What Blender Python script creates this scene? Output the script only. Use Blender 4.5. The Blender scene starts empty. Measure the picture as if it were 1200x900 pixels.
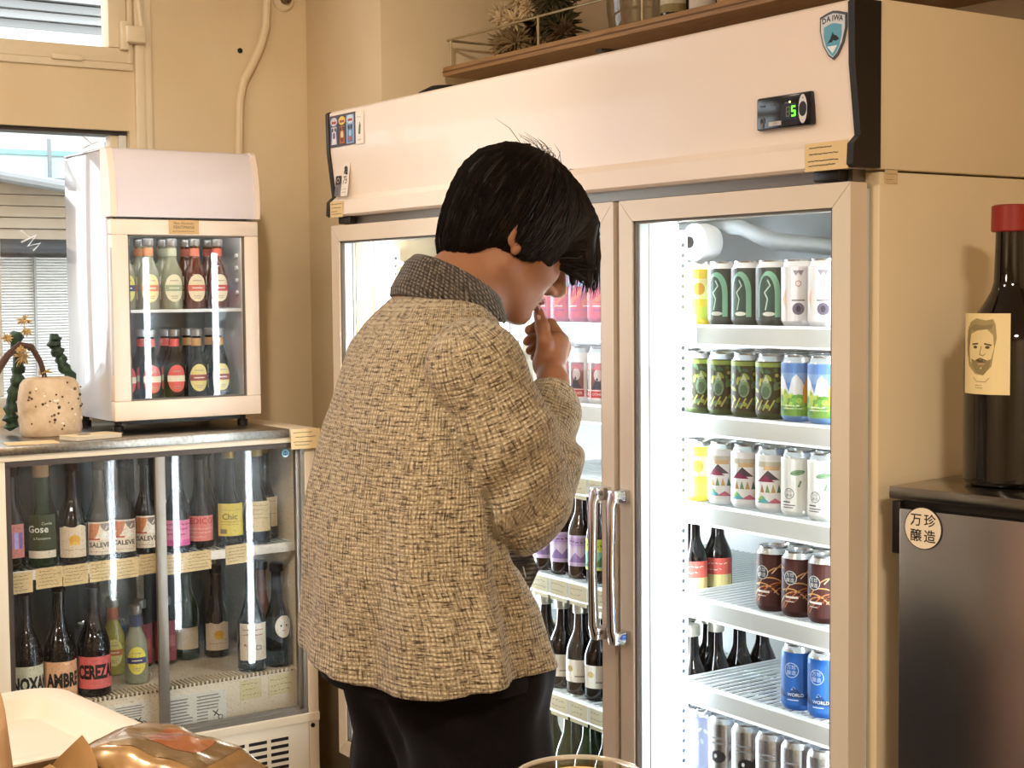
import bpy, bmesh, math, random
import numpy as np
from mathutils import Vector, Matrix
from mathutils.geometry import tessellate_polygon

random.seed(7)
SC = bpy.context.scene
COL = SC.collection
PI = math.pi

# ------------------------------------------------------------------ camera, world, lights, exposure
CAMLOC = (3.5187, -1.8999, 1.5)
YAW, PITCH, ROLL, FPX = 2.5417, -0.06, -0.0086, 1792.4
_d = Vector((math.cos(YAW) * math.cos(PITCH), math.sin(YAW) * math.cos(PITCH), math.sin(PITCH)))
_r0 = _d.cross(Vector((0, 0, 1))).normalized()
_u0 = _r0.cross(_d)
_r = _r0 * math.cos(ROLL) + _u0 * math.sin(ROLL)
_u = -_r0 * math.sin(ROLL) + _u0 * math.cos(ROLL)
cam_data = bpy.data.cameras.new('camera')
cam_data.sensor_width = 36.0
cam_data.lens = FPX / 1200.0 * 36.0
cam_data.clip_start = 0.05
cam = bpy.data.objects.new('camera', cam_data)
COL.objects.link(cam)
cam.matrix_world = Matrix(((_r.x, _u.x, -_d.x, CAMLOC[0]), (_r.y, _u.y, -_d.y, CAMLOC[1]),
                           (_r.z, _u.z, -_d.z, CAMLOC[2]), (0, 0, 0, 1)))
SC.camera = cam

world = bpy.data.worlds.new('world')
SC.world = world
world.use_nodes = True
_bg = world.node_tree.nodes['Background']
_bg.inputs[0].default_value = (0.86, 0.93, 1.0, 1)
_bg.inputs[1].default_value = 2.9

def area_light(name, loc, size, power, color, rot=(0, 0, 0), shape='DISK', size_y=None, spread=PI):
    l = bpy.data.lights.new(name, 'AREA')
    l.shape = shape; l.size = size
    if size_y: l.size_y = size_y
    l.energy = power; l.color = color; l.spread = spread
    o = bpy.data.objects.new(name, l); COL.objects.link(o)
    o.location = loc; o.rotation_euler = rot
    return o
WARM = (1.0, 0.855, 0.70)
area_light('ceiling_lamp', (4.1, -1.35, 2.74), 0.45, 40, WARM)
area_light('ceiling_lamp', (1.9, -2.3, 2.74), 0.45, 23, WARM)
area_light('ceiling_lamp', (0.45, -1.35, 2.74), 0.35, 5, WARM)
def spot_light(name, loc, aim, power, angle, blend=0.9):
    l = bpy.data.lights.new(name, 'SPOT'); l.energy = power; l.color = WARM
    l.spot_size = math.radians(angle); l.spot_blend = blend; l.shadow_soft_size = 0.06
    o = bpy.data.objects.new(name, l); COL.objects.link(o); o.location = loc
    o.rotation_euler = (Vector(aim) - Vector(loc)).to_track_quat('-Z', 'Y').to_euler()
spot_light('corner_fill_spot', (2.3, -1.5, 2.70), (-0.68, 0.0, 1.50), 92, 50)  # added fill spot brightening the left wall corner; no such lamp is seen
area_light('ceiling_lamp', (2.6, -3.9, 2.74), 0.5, 26, WARM)

SC.view_settings.view_transform = 'Standard'
SC.view_settings.look = 'None'
SC.view_settings.exposure = 0.70
SC.view_settings.gamma = 1.0
SC.view_settings.use_curve_mapping = False

# ------------------------------------------------------------------ helpers
def lin(c):
    if isinstance(c, str):
        c = c.lstrip('#')
        c = [int(c[i:i + 2], 16) / 255 for i in (0, 2, 4)]
        c = [x / 12.92 if x <= 0.04045 else ((x + 0.055) / 1.055) ** 2.4 for x in c]
    return (c[0], c[1], c[2], 1.0)

MATS = {}
def mat(name, color='#808080', rough=0.5, metal=0.0, trans=0.0, ior=1.45, emit=None, estr=0.0, coat=0.0, spec=0.5, sheen=0.0, sss=0.0):
    if name in MATS: return MATS[name]
    m = bpy.data.materials.new(name); m.use_nodes = True
    b = m.node_tree.nodes['Principled BSDF']
    b.inputs['Base Color'].default_value = lin(color)
    b.inputs['Roughness'].default_value = rough
    b.inputs['Metallic'].default_value = metal
    b.inputs['Transmission Weight'].default_value = trans
    b.inputs['IOR'].default_value = ior
    b.inputs['Coat Weight'].default_value = coat
    b.inputs['Specular IOR Level'].default_value = spec
    b.inputs['Sheen Weight'].default_value = sheen
    if sss:
        b.inputs['Subsurface Weight'].default_value = sss
        b.inputs['Subsurface Radius'].default_value = (0.012, 0.005, 0.003)
    if emit:
        b.inputs['Emission Color'].default_value = lin(emit)
        b.inputs['Emission Strength'].default_value = estr
    MATS[name] = m
    return m

def N(m, kind, **kw):
    n = m.node_tree.nodes.new(kind)
    for k, v in kw.items():
        if k in n.inputs: n.inputs[k].default_value = v
        else: setattr(n, k, v)
    return n
def L(m, a, b): m.node_tree.links.new(a, b)

def ramp(m, src, stops):
    n = N(m, 'ShaderNodeValToRGB')
    e = n.color_ramp.elements
    while len(e) < len(stops): e.new(0.5)
    for i, (p, c) in enumerate(stops):
        e[i].position = p; e[i].color = lin(c)
    L(m, src, n.inputs[0])
    return n

def noise_mat(name, stops, scale=5.0, rough=0.6, metal=0.0, bump=0.0, bscale=None, stretch=(1, 1, 1), detail=4.0, coat=0.0, spec=0.5, bdist=0.002):
    if name in MATS: return MATS[name]
    m = mat(name, '#808080', rough, metal, coat=coat, spec=spec)
    b = m.node_tree.nodes['Principled BSDF']
    tc = N(m, 'ShaderNodeTexCoord')
    mp = N(m, 'ShaderNodeMapping'); mp.inputs['Scale'].default_value = stretch
    L(m, tc.outputs['Object'], mp.inputs['Vector'])
    nz = N(m, 'ShaderNodeTexNoise', Scale=scale, Detail=detail)
    L(m, mp.outputs[0], nz.inputs['Vector'])
    r = ramp(m, nz.outputs['Fac'], stops)
    L(m, r.outputs[0], b.inputs['Base Color'])
    if bump:
        nb = N(m, 'ShaderNodeTexNoise', Scale=bscale or scale * 6, Detail=3.0)
        L(m, mp.outputs[0], nb.inputs['Vector'])
        bp = N(m, 'ShaderNodeBump', Strength=bump, Distance=bdist)
        L(m, nb.outputs['Fac'], bp.inputs['Height']); L(m, bp.outputs[0], b.inputs['Normal'])
    return m

def pane_mat(name, tint=(1, 1, 1), refl=0.9, f0=0.03, fog=None):
    """thin clear sheet: passes light straight through, mirrors by Fresnel, fog = (colour, amount, scale)"""
    if name in MATS: return MATS[name]
    m = bpy.data.materials.new(name); m.use_nodes = True
    nt = m.node_tree
    for n in list(nt.nodes): nt.nodes.remove(n)
    out = N(m, 'ShaderNodeOutputMaterial')
    tr = N(m, 'ShaderNodeBsdfTransparent'); tr.inputs[0].default_value = (*tint, 1)
    gl = N(m, 'ShaderNodeBsdfGlossy'); gl.inputs['Roughness'].default_value = 0.015
    gl.inputs['Color'].default_value = (refl, refl, refl, 1)
    lw = N(m, 'ShaderNodeLayerWeight'); lw.inputs[0].default_value = 0.5
    pw = N(m, 'ShaderNodeMath', operation='POWER'); L(m, lw.outputs['Facing'], pw.inputs[0]); pw.inputs[1].default_value = 5.0
    fr = N(m, 'ShaderNodeMath', operation='MULTIPLY_ADD'); L(m, pw.outputs[0], fr.inputs[0]); fr.inputs[1].default_value = 0.9; fr.inputs[2].default_value = f0
    mx = N(m, 'ShaderNodeMixShader')
    L(m, fr.outputs[0], mx.inputs[0]); L(m, tr.outputs[0], mx.inputs[1]); L(m, gl.outputs[0], mx.inputs[2])
    last = mx.outputs[0]
    if fog:
        col, amt, zc = fog
        tc = N(m, 'ShaderNodeTexCoord')
        mp = N(m, 'ShaderNodeMapping'); mp.inputs['Scale'].default_value = (14, 14, 3)
        L(m, tc.outputs['Object'], mp.inputs['Vector'])
        n1 = N(m, 'ShaderNodeTexNoise', Scale=1.0, Detail=6.0); L(m, mp.outputs[0], n1.inputs['Vector'])
        n2 = N(m, 'ShaderNodeTexNoise', Scale=260.0, Detail=1.0); L(m, tc.outputs['Object'], n2.inputs['Vector'])
        r1 = N(m, 'ShaderNodeMapRange'); r1.inputs[1].default_value = 0.42; r1.inputs[2].default_value = 0.75
        L(m, n1.outputs['Fac'], r1.inputs[0])
        r2 = N(m, 'ShaderNodeMapRange'); r2.inputs[1].default_value = 0.66; r2.inputs[2].default_value = 0.72
        L(m, n2.outputs['Fac'], r2.inputs[0])
        # condensation hangs in the upper part of the pane
        sp = N(m, 'ShaderNodeSeparateXYZ'); L(m, tc.outputs['Object'], sp.inputs[0])
        r3 = N(m, 'ShaderNodeMapRange'); r3.inputs[1].default_value = zc - 0.30; r3.inputs[2].default_value = zc
        L(m, sp.outputs['Z'], r3.inputs[0])
        a = N(m, 'ShaderNodeMath', operation='MULTIPLY'); L(m, r1.outputs[0], a.inputs[0]); L(m, r3.outputs[0], a.inputs[1])
        a2 = N(m, 'ShaderNodeMath', operation='MULTIPLY'); L(m, a.outputs[0], a2.inputs[0]); a2.inputs[1].default_value = amt
        d2 = N(m, 'ShaderNodeMath', operation='MULTIPLY'); L(m, r2.outputs[0], d2.inputs[0]); d2.inputs[1].default_value = 0.35
        s = N(m, 'ShaderNodeMath', operation='ADD'); L(m, a2.outputs[0], s.inputs[0]); L(m, d2.outputs[0], s.inputs[1]); s.use_clamp = True
        di = N(m, 'ShaderNodeBsdfTranslucent'); di.inputs[0].default_value = lin(col)
        df = N(m, 'ShaderNodeBsdfDiffuse'); df.inputs[0].default_value = lin(col)
        md = N(m, 'ShaderNodeMixShader'); md.inputs[0].default_value = 0.5
        L(m, di.outputs[0], md.inputs[1]); L(m, df.outputs[0], md.inputs[2])
        m2 = N(m, 'ShaderNodeMixShader'); L(m, s.outputs[0], m2.inputs[0]); L(m, last, m2.inputs[1]); L(m, md.outputs[0], m2.inputs[2])
        last = m2.outputs[0]
    L(m, last, out.inputs[0])
    MATS[name] = m
    return m

WORLD_OF = {}
def wm(o): return WORLD_OF.get(o.name, Matrix.Identity(4)) if o else Matrix.Identity(4)

class MB:
    def __init__(s): s.v = []; s.f = []; s.mi = []; s.mats = []
    def m(s, mt):
        if mt not in s.mats: s.mats.append(mt)
        return s.mats.index(mt)
    def add(s, vs, fs, mt):
        k = len(s.v); i = s.m(mt)
        s.v.extend([tuple(p) for p in vs])
        for f in fs: s.f.append([k + q for q in f]); s.mi.append(i)
    def bm(s, bm, mt, mx=None):
        bm.verts.ensure_lookup_table()
        for q, v in enumerate(bm.verts): v.index = q
        vs = [(mx @ v.co if mx else v.co.copy()) for v in bm.verts]
        s.add(vs, [[v.index for v in f.verts] for f in bm.faces], mt); bm.free()
    def box(s, x0, x1, y0, y1, z0, z1, mt, bev=0.0, seg=2, mx=None):
        x0, x1 = min(x0, x1), max(x0, x1); y0, y1 = min(y0, y1), max(y0, y1); z0, z1 = min(z0, z1), max(z0, z1)
        bm = bmesh.new(); bmesh.ops.create_cube(bm, size=1.0)
        for v in bm.verts:
            v.co = Vector(((x0 + x1) / 2 + v.co.x * (x1 - x0), (y0 + y1) / 2 + v.co.y * (y1 - y0), (z0 + z1) / 2 + v.co.z * (z1 - z0)))
        if bev: bmesh.ops.bevel(bm, geom=bm.edges[:], offset=bev, segments=seg, affect='EDGES', profile=0.5)
        s.bm(bm, mt, mx); return s
    def lathe(s, prof, mt, n=24, c=(0, 0, 0), mx=None, cap0=True, cap1=True):
        vs = []; fs = []
        for r, z in prof:
            for i in range(n):
                a = 2 * PI * i / n
                vs.append(Vector((c[0] + r * math.cos(a), c[1] + r * math.sin(a), c[2] + z)))
        for j in range(len(prof) - 1):
            for i in range(n):
                i2 = (i + 1) % n
                fs.append((j * n + i, j * n + i2, (j + 1) * n + i2, (j + 1) * n + i))
        if cap0: fs.append(tuple(range(n))[::-1])
        if cap1: fs.append(tuple((len(prof) - 1) * n + i for i in range(n)))
        if mx: vs = [mx @ v for v in vs]
        s.add(vs, fs, mt); return s
    def tube(s, pts, rad, mt, n=8, caps=True, flat=1.0):
        pts = [Vector(p) for p in pts]; k = len(pts)
        rr = rad if isinstance(rad, (list, tuple)) else [rad] * k
        vs = []; fs = []
        t0 = (pts[1] - pts[0]).normalized()
        up = Vector((0, 0, 1)) if abs(t0.z) < 0.9 else Vector((1, 0, 0))
        nrm = t0.cross(up).normalized()
        for j in range(k):
            t = (pts[min(j + 1, k - 1)] - pts[max(j - 1, 0)]).normalized()
            nrm = (nrm - t * nrm.dot(t)).normalized(); b = t.cross(nrm)
            for i in range(n):
                a = 2 * PI * i / n
                vs.append(pts[j] + (nrm * math.cos(a) + b * math.sin(a) * flat) * rr[j])
        for j in range(k - 1):
            for i in range(n):
                i2 = (i + 1) % n
                fs.append((j * n + i, j * n + i2, (j + 1) * n + i2, (j + 1) * n + i))
        if caps:
            fs.append(tuple(range(n))[::-1]); fs.append(tuple((k - 1) * n + i for i in range(n)))
        s.add(vs, fs, mt); return s
    def prism(s, poly, axis, a0, a1, mt):
        """poly: 2-D outline, extruded along axis from a0 to a1 (x: (y,z), y: (x,z), z: (x,y))"""
        def P(p, a):
            return {'x': (a, p[0], p[1]), 'y': (p[0], a, p[1]), 'z': (p[0], p[1], a)}[axis]
        n = len(poly)
        vs = [P(p, a0) for p in poly] + [P(p, a1) for p in poly]
        fs = [(i, (i + 1) % n, n + (i + 1) % n, n + i) for i in range(n)]
        bm = bmesh.new(); bv = [bm.verts.new(v) for v in vs]
        for f in fs: bm.faces.new([bv[i] for i in f])
        bm.faces.new(bv[:n]); bm.faces.new(bv[n:])
        bmesh.ops.recalc_face_normals(bm, faces=bm.faces[:])
        s.bm(bm, mt); return s
    def grid(s, pts, mt, thick=None):
        """pts: rows of points; optional thickness vector for a closed slab"""
        R_, C_ = len(pts), len(pts[0])
        flat = [Vector(p) for row in pts for p in row]
        fs = [(j * C_ + i, j * C_ + i + 1, (j + 1) * C_ + i + 1, (j + 1) * C_ + i) for j in range(R_ - 1) for i in range(C_ - 1)]
        if thick is None:
            s.add(flat, fs, mt); return s
        K = R_ * C_; t = Vector(thick)
        vs = flat + [p - t for p in flat]
        f2 = fs + [tuple(K + q for q in f[::-1]) for f in fs]
        rim = [i for i in range(C_)] + [j * C_ + C_ - 1 for j in range(1, R_)] + [(R_ - 1) * C_ + i for i in range(C_ - 2, -1, -1)] + [j * C_ for j in range(R_ - 2, 0, -1)]
        for a, b in zip(rim, rim[1:] + rim[:1]): f2.append((b, a, K + a, K + b))
        s.add(vs, f2, mt); return s
    def mesh(s, name, smooth=35):
        me = bpy.data.meshes.new(name)
        me.from_pydata(s.v, [], s.f)
        for mt in s.mats: me.materials.append(mt)
        me.polygons.foreach_set('material_index', s.mi)
        if smooth:
            me.polygons.foreach_set('use_smooth', [True] * len(me.polygons))
            me.set_sharp_from_angle(angle=math.radians(smooth))
        me.update(); return me
    def build(s, name, parent=None, smooth=35, **kw):
        return obj(name, s.mesh(name, smooth), parent, **kw)

def tag(o, label=None, cat=None, group=None, kind=None):
    if label: o['label'] = label
    if cat: o['category'] = cat
    if group: o['group'] = group
    if kind: o['kind'] = kind
    return o
def obj(name, me, parent=None, label=None, cat=None, group=None, kind=None):
    o = bpy.data.objects.new(name, me); COL.objects.link(o)
    if parent:
        o.parent = parent
        o.matrix_parent_inverse = wm(parent).inverted()
    return tag(o, label, cat, group, kind)
def thing(name, loc, label=None, cat=None, group=None, kind=None):
    o = bpy.data.objects.new(name, None); COL.objects.link(o); o.empty_display_size = 0.05
    o.location = loc; WORLD_OF[o.name] = Matrix.Translation(loc)
    return tag(o, label, cat, group, kind)
def local_child(name, me, parent):
    o = bpy.data.objects.new(name, me); COL.objects.link(o); o.parent = parent
    return o
def copy_tree(o, parent=None):
    c = o.copy(); COL.objects.link(c)
    if parent: c.parent = parent
    for ch in list(o.children): copy_tree(ch, c)
    return c

# ---- flat print: coloured shapes on flat or round surfaces
_TXT = {}
def text_tris(st, size, bold=0.0, font=None):
    key = (st, round(size, 5), bold)
    if key in _TXT: return _TXT[key]
    cu = bpy.data.curves.new('lettering', 'FONT'); cu.body = st; cu.size = size
    cu.align_x = 'CENTER'; cu.align_y = 'CENTER'; cu.resolution_u = 2; cu.offset = bold * size
    o = bpy.data.objects.new('lettering', cu); COL.objects.link(o)
    dg = bpy.context.evaluated_depsgraph_get()
    me = o.evaluated_get(dg).to_mesh(); me.calc_loop_triangles()
    vs = [(v.co.x, v.co.y) for v in me.vertices]
    tr = [[vs[i] for i in t.vertices] for t in me.loop_triangles]
    o.evaluated_get(dg).to_mesh_clear()
    bpy.data.objects.remove(o); bpy.data.curves.remove(cu)
    _TXT[key] = tr
    return tr
def ink(c, rough=0.55):
    return mat('ink_' + c.lstrip('#') + ('' if rough == 0.55 else '_%d' % (rough * 100)), c, rough)
class Print:
    def __init__(s): s.items = []
    def poly(s, pts, c):
        tr = tessellate_polygon([[Vector((p[0], p[1], 0)) for p in pts]])
        s.items.append(([[pts[i] for i in t] for t in tr], c)); return s
    def rect(s, x0, y0, x1, y1, c): return s.poly([(x0, y0), (x1, y0), (x1, y1), (x0, y1)], c)
    def ell(s, cx, cy, rx, ry, c, n=20, rot=0.0):
        cr, sr = math.cos(rot), math.sin(rot)
        return s.poly([(cx + rx * math.cos(2 * PI * i / n) * cr - ry * math.sin(2 * PI * i / n) * sr,
                        cy + rx * math.cos(2 * PI * i / n) * sr + ry * math.sin(2 * PI * i / n) * cr) for i in range(n)], c)
    def line(s, pts, w, c):
        tr = []
        for a, b in zip(pts, pts[1:]):
            dx, dy = b[0] - a[0], b[1] - a[1]; l = math.hypot(dx, dy) or 1e-9
            nx, ny = -dy / l * w / 2, dx / l * w / 2; ex, ey = dx / l * w * .3, dy / l * w * .3
            q = [(a[0] + nx - ex, a[1] + ny - ey), (a[0] - nx - ex, a[1] - ny - ey), (b[0] - nx + ex, b[1] - ny + ey), (b[0] + nx + ex, b[1] + ny + ey)]
            tr += [[q[0], q[1], q[2]], [q[0], q[2], q[3]]]
        s.items.append((tr, c)); return s
    def ring(s, cx, cy, r, w, c, n=24):
        return s.line([(cx + r * math.cos(2 * PI * i / n), cy + r * math.sin(2 * PI * i / n)) for i in range(n + 1)], w, c)
    def text(s, st, x, y, size, c, bold=0.0, sx=1.0, rot=0.0):
        cr, sr = math.cos(rot), math.sin(rot)
        s.items.append(([[(x + p[0] * sx * cr - p[1] * sr, y + p[0] * sx * sr + p[1] * cr) for p in t] for t in text_tris(st, size, bold)], c)); return s
    def scribble(s, x0, y0, x1, y1, rows, c, w=0.0008, rnd=None):
        """rows of small handwriting-like strokes"""
        R_ = rnd or random
        tr_pts = []
        h = (y1 - y0) / rows
        for j in range(rows):
            yy = y1 - (j + .5) * h; x = x0 + R_.random() * (x1 - x0) * .1
            end = x0 + (x1 - x0) * (0.6 + 0.4 * R_.random())
            while x < end:
                wl = (x1 - x0) * (0.05 + 0.12 * R_.random())
                n = max(2, int(wl / (h * .35)))
                pts = [(x + wl * i / n, yy + h * .28 * (R_.random() - .5)) for i in range(n + 1)]
                s.line(pts, w, c); x += wl + h * .3
        return s
    def build(s, name, parent, mapf, step=None, local=False, eps=0.00016, base=0.0003, **kw):
        mb = MB(); eps = min(eps, .0004 / max(1, len(s.items)))
        for k, (tris, c) in enumerate(s.items):
            off = base + eps * k; mt = ink(c) if isinstance(c, str) else c
            for t in tris:
                pcs = [t]
                if step:
                    x0 = min(p[0] for p in t); x1 = max(p[0] for p in t)
                    g0, g1 = math.floor(x0 / step), math.ceil(x1 / step)
                    if g1 - g0 > 1:
                        pcs = []
                        for g in range(g0, g1):
                            q = clip(clip(t, g * step, 1), (g + 1) * step, -1)
                            if len(q) > 2: pcs.append(q)
                for q in pcs:
                    ar = sum(q[i][0] * q[(i + 1) % len(q)][1] - q[(i + 1) % len(q)][0] * q[i][1] for i in range(len(q)))
                    if abs(ar) < 1e-12: continue
                    if ar < 0: q = q[::-1]
                    mb.add([mapf(p[0], p[1], off) for p in q], [tuple(range(len(q)))], mt)
        me = mb.mesh(name, smooth=None)
        if step: me.polygons.foreach_set('use_smooth', [True] * len(me.polygons))
        if local: return local_child(name, me, parent)
        return obj(name, me, parent, **kw)
def clip(poly, x, sgn):
    out = []
    for a, b in zip(poly, poly[1:] + poly[:1]):
        da, db = (a[0] - x) * sgn, (b[0] - x) * sgn
        if da >= 0: out.append(a)
        if da * db < 0:
            t = da / (da - db); out.append((a[0] + (b[0] - a[0]) * t, a[1] + (b[1] - a[1]) * t))
    return out
def flat_map(o, U, V):
    o, U, V = Vector(o), Vector(U).normalized(), Vector(V).normalized(); n = U.cross(V)
    return lambda u, v, e: o + U * u + V * v + n * e
def cyl_map(R, z0=0.0):
    """round surface, u = 0 faces -y, u grows to the viewer's right"""
    return lambda u, v, e: Vector(((R + e) * math.sin(u / R), -(R + e) * math.cos(u / R), z0 + v))

ORD = ['first', 'second', 'third', 'fourth', 'fifth', 'sixth', 'seventh', 'eighth']

# ------------------------------------------------------------------ the room
WALL = noise_mat('wall_paint', [(0.3, '#d5c09a'), (0.7, '#dfccaa')], scale=2.2, rough=0.75, bump=0.25, bscale=40, bdist=0.003)
TRIM = noise_mat('cream_trim_paint', [(0.3, '#dccbab'), (0.7, '#e4d5b8')], scale=3, rough=0.5, bump=0.08, bscale=60)
CEIL = mat('ceiling_paint', '#e3d8c4', 0.8)
FLOOR = noise_mat('concrete_floor', [(0.3, '#6d6256'), (0.7, '#857a6c')], scale=4, rough=0.6, bump=0.15, bscale=60)
XL, YB, ZC = -0.68, 0.80, 2.75
MB().box(-0.85, 5.3, -4.7, 0.95, -0.1, 0.0, FLOOR).build('floor', kind='structure')
MB().box(-0.85, 5.3, -4.7, 0.95, ZC, ZC + 0.1, CEIL).build('ceiling', kind='structure')
MB().box(XL, 5.3, YB, 0.95, 0, ZC, WALL).build('wall_back', kind='structure')
MB().box(5.2, 5.3, -4.7, 0.95, 0, ZC, WALL).build('wall_right', kind='structure')
MB().box(-0.85, 5.3, -4.7, -4.6, 0, ZC, WALL).build('wall_front', kind='structure')
w = MB()
WB, WT = -0.83, XL
for y0, y1, z0, z1 in [(-4.7, -4.5, 0, ZC), (-3.2, -1.9, 0, ZC), (-4.5, -3.2, 0, .06), (-4.5, -3.2, 2.1, ZC), (-0.328, YB, 0, ZC), (-1.9, -0.328, 0, 1.2), (-1.9, -0.328, 1.963, 2.13), (-1.9, -0.328, 2.62, ZC)]:
    w.box(WB, WT, y0, y1, z0, z1, WALL)
w.build('wall_left', kind='structure')
MB().box(XL, -0.226, 0.229, YB, 0, ZC, WALL, bev=0.006).build('wall_pilaster', kind='structure')
# vertical trim strip right of the windows
MB().box(XL, XL + 0.016, -0.312, -0.285, 1.2, ZC, TRIM, bev=0.003).box(XL, XL + 0.009, -0.284, -0.262, 1.2, ZC, TRIM, bev=0.002).build('trim_1', kind='structure')
PANE = pane_mat('window_glass', (0.97, 0.98, 0.98), 0.9)
# upper window: sash frame with pane
wf = MB()
X0, X1 = XL - 0.06, XL + 0.012
wf.box(X0, X1, -1.9, -0.318, 2.13, 2.150, TRIM, bev=0.003).box(X0 + .01, X1 - .004, -1.9, -0.33, 2.150, 2.192, TRIM, bev=0.004)
wf.box(X0 + .01, X1 - .004, -0.386, -0.334, 2.192, 2.60, TRIM, bev=0.004).box(X0, X1, -0.332, -0.318, 2.15, 2.62, TRIM, bev=0.003)
wf.box(X0 + .01, X1 - .004, -1.9, -0.33, 2.58, 2.62, TRIM, bev=0.004).box(X0 + .01, X1 - .004, -1.16, -1.10, 2.192, 2.58, TRIM, bev=0.004)
w1 = wf.build('window_1', kind='structure')
MB().box(XL - 0.035, XL - 0.031, -1.88, -0.386, 2.19, 2.585, PANE).build('window_pane', w1)
lt = MB()
lt.box(X1 - .004, X1 + .012, -0.55, -0.465, 2.146, 2.160, TRIM, bev=0.003)
lt.build('latch', w1)
cl = MB()
cl.tube([(XL + 0.03, -0.318, 2.60), (XL + 0.03, -0.306, 2.32), (XL + 0.028, -0.297, 2.24)], 0.008, TRIM, 8)
cl.box(XL, XL + 0.045, -0.345, -0.29, 2.205, 2.252, TRIM, bev=0.006)
cl.box(XL, XL + 0.03, -0.356, -0.335, 2.185, 2.265, TRIM, bev=0.004)
cl.build('window_stay', w1)
# lower window
wf = MB()
DARKALU = mat('dark_window_track', '#3b3530', 0.5)
ALU = mat('white_window_frame', '#d8d5cc', 0.4)
wf.box(XL - .10, XL - .02, -1.9, -0.330, 1.952, 1.963, DARKALU)
wf.box(XL - .10, XL - .02, -0.352, -0.330, 1.2, 1.952, ALU, bev=0.002)
wf.box(XL - .10, XL - .0, -1.9, -0.330, 1.2, 1.225, ALU, bev=0.002)
wf.box(XL - .09, XL - .05, -0.725, -0.683, 1.225, 1.952, ALU, bev=0.003)
wf.box(XL - .07, XL - .03, -0.375, -0.352, 1.225, 1.952, TRIM, bev=0.002)
w2 = wf.build('window_2', kind='structure')
MB().box(XL - .072, XL - .068, -1.9, -0.70, 1.22, 1.955, PANE).build('window_pane', w2)
MB().box(XL - .052, XL - .048, -0.70, -0.36, 1.22, 1.955, PANE).build('window_pane', w2)
wf = MB()  # unseen window, added so daylight glows through the pink curtain
for y0, y1, z0, z1 in ((-4.5, -4.45, .06, 2.1), (-3.25, -3.2, .06, 2.1), (-4.45, -3.25, .06, .11), (-4.45, -3.25, 2.05, 2.1), (-3.875, -3.825, .11, 2.05)): wf.box(XL - .09, XL - .04, y0, y1, z0, z1, ALU, bev=.002)
w3 = wf.build('added_window', kind='structure')
MB().box(XL - .067, XL - .063, -4.45, -3.875, .11, 2.05, PANE).build('window_pane', w3)
MB().box(XL - .067, XL - .063, -3.825, -3.25, .11, 2.05, PANE).build('window_pane', w3)
# cable on the wall, hole, ceiling-side mount
CREAM = mat('cream_plastic', '#ddcaa8', 0.45)
pts = [(-0.664, 0.10, 2.75), (-0.664, 0.096, 2.37), (-0.664, 0.09, 2.29), (-0.664, 0.074, 2.235), (-0.664, 0.045, 2.175), (-0.664, 0.016, 2.125), (-0.664, 0.003, 2.07), (-0.664, 0.0, 2.0), (-0.664, -0.003, 1.93), (-0.664, -0.004, 1.30)]
cb = MB(); cb.tube(pts, 0.0125, CREAM, 10)
tag(cb.build('electric_cable'), 'cream electric cable curving down the left wall beside the window', 'cable')
ck = thing('cable_clamp', (XL, 0.15, 2.36), 'small dark metal mount on the left wall beside the cable top', 'wall mount')
obj('plate', MB().lathe([(0.034, 0), (0.034, .006), (0.028, .012)], CREAM, 20, mx=Matrix.Translation((XL, 0.155, 2.375)) @ Matrix.Rotation(PI / 2, 4, 'Y')).mesh('plate'), ck)
obj('screw_eye', MB().lathe([(0.014, 0.012), (0.014, .03), (0.006, .034)], mat('old_brass', '#6a5a40', 0.4, 0.8), 14, mx=Matrix.Translation((XL, 0.155, 2.375)) @ Matrix.Rotation(PI / 2, 4, 'Y')).mesh('screw_eye'), ck)
tag(MB().lathe([(0.0075, 0), (0.0075, .004), (0.003, .005)], mat('hole_black', '#161310', 0.6), 14, mx=Matrix.Translation((XL, 0.013, 2.215)) @ Matrix.Rotation(PI / 2, 4, 'Y')).build('wall_hole'),  # black disc stands in for the dark inside the hole
    'small dark hole in the left wall near the cable bend', 'hole')

# ------------------------------------------------------------------ outside
ox = -2.9
HT = mat('house_plaster', '#b9ada0', 0.8)
SID = noise_mat('tan_siding', [(0.3, '#a3927c'), (0.7, '#b5a48d')], scale=6, rough=0.75)
nb = thing('neighbour_house', (ox - .5, 0.4, 0), 'tan sided neighbouring house seen through the lower window', 'house')
MB().box(ox - 0.85, ox - 0.055, -0.9, 2.2, -.05, 1.96, HT).build('wall', nb)
for i in range(5):
    z = 1.735 + i * 0.047
    b = MB(); b.prism([(ox - .05, z), (ox + .015, z), (ox + .004, z + .044), (ox - .05, z + .044)], 'y', -0.9, 2.2, SID)
    b.build('plank', nb)
gt = MB(); gt.tube([(ox + .155, -0.9, 2.10), (ox + .155, 2.2, 1.66)], 0.026, mat('gutter_grey', '#8d8f90', 0.4), 10)
gt.build('gutter', nb)
rf = MB(); rf.prism([(ox + .12, 1.985), (ox - .86, 2.02), (ox - .86, 2.0), (ox + .12, 1.965)], 'y', -0.9, 2.2, mat('roof_grey', '#77787a', 0.5))
rf.build('roof', nb)
aw = MB(); aw.prism([(ox, 1.74), (ox + .28, 1.69), (ox + .28, 1.672), (ox, 1.715)], 'y', -0.9, 2.2, mat('awning_black', '#2d2c2d', 0.7))
aw.build('awning', nb)
sh = thing('roller_shutter', (ox + .1, 0.4, 0), 'white corrugated shutter below the dark awning outside', 'shutter')
SHW = mat('shutter_white', '#e4e4e2', 0.6)
prof = []
for i in range(64):
    z = 0.9 + i * 0.0119
    prof += [(ox + 0.085, z), (ox + 0.10, z + .004), (ox + 0.10, z + .009), (ox + 0.085, z + .0115)]
prof += [(ox + 0.03, 1.66), (ox + 0.03, 0.9)]
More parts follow.
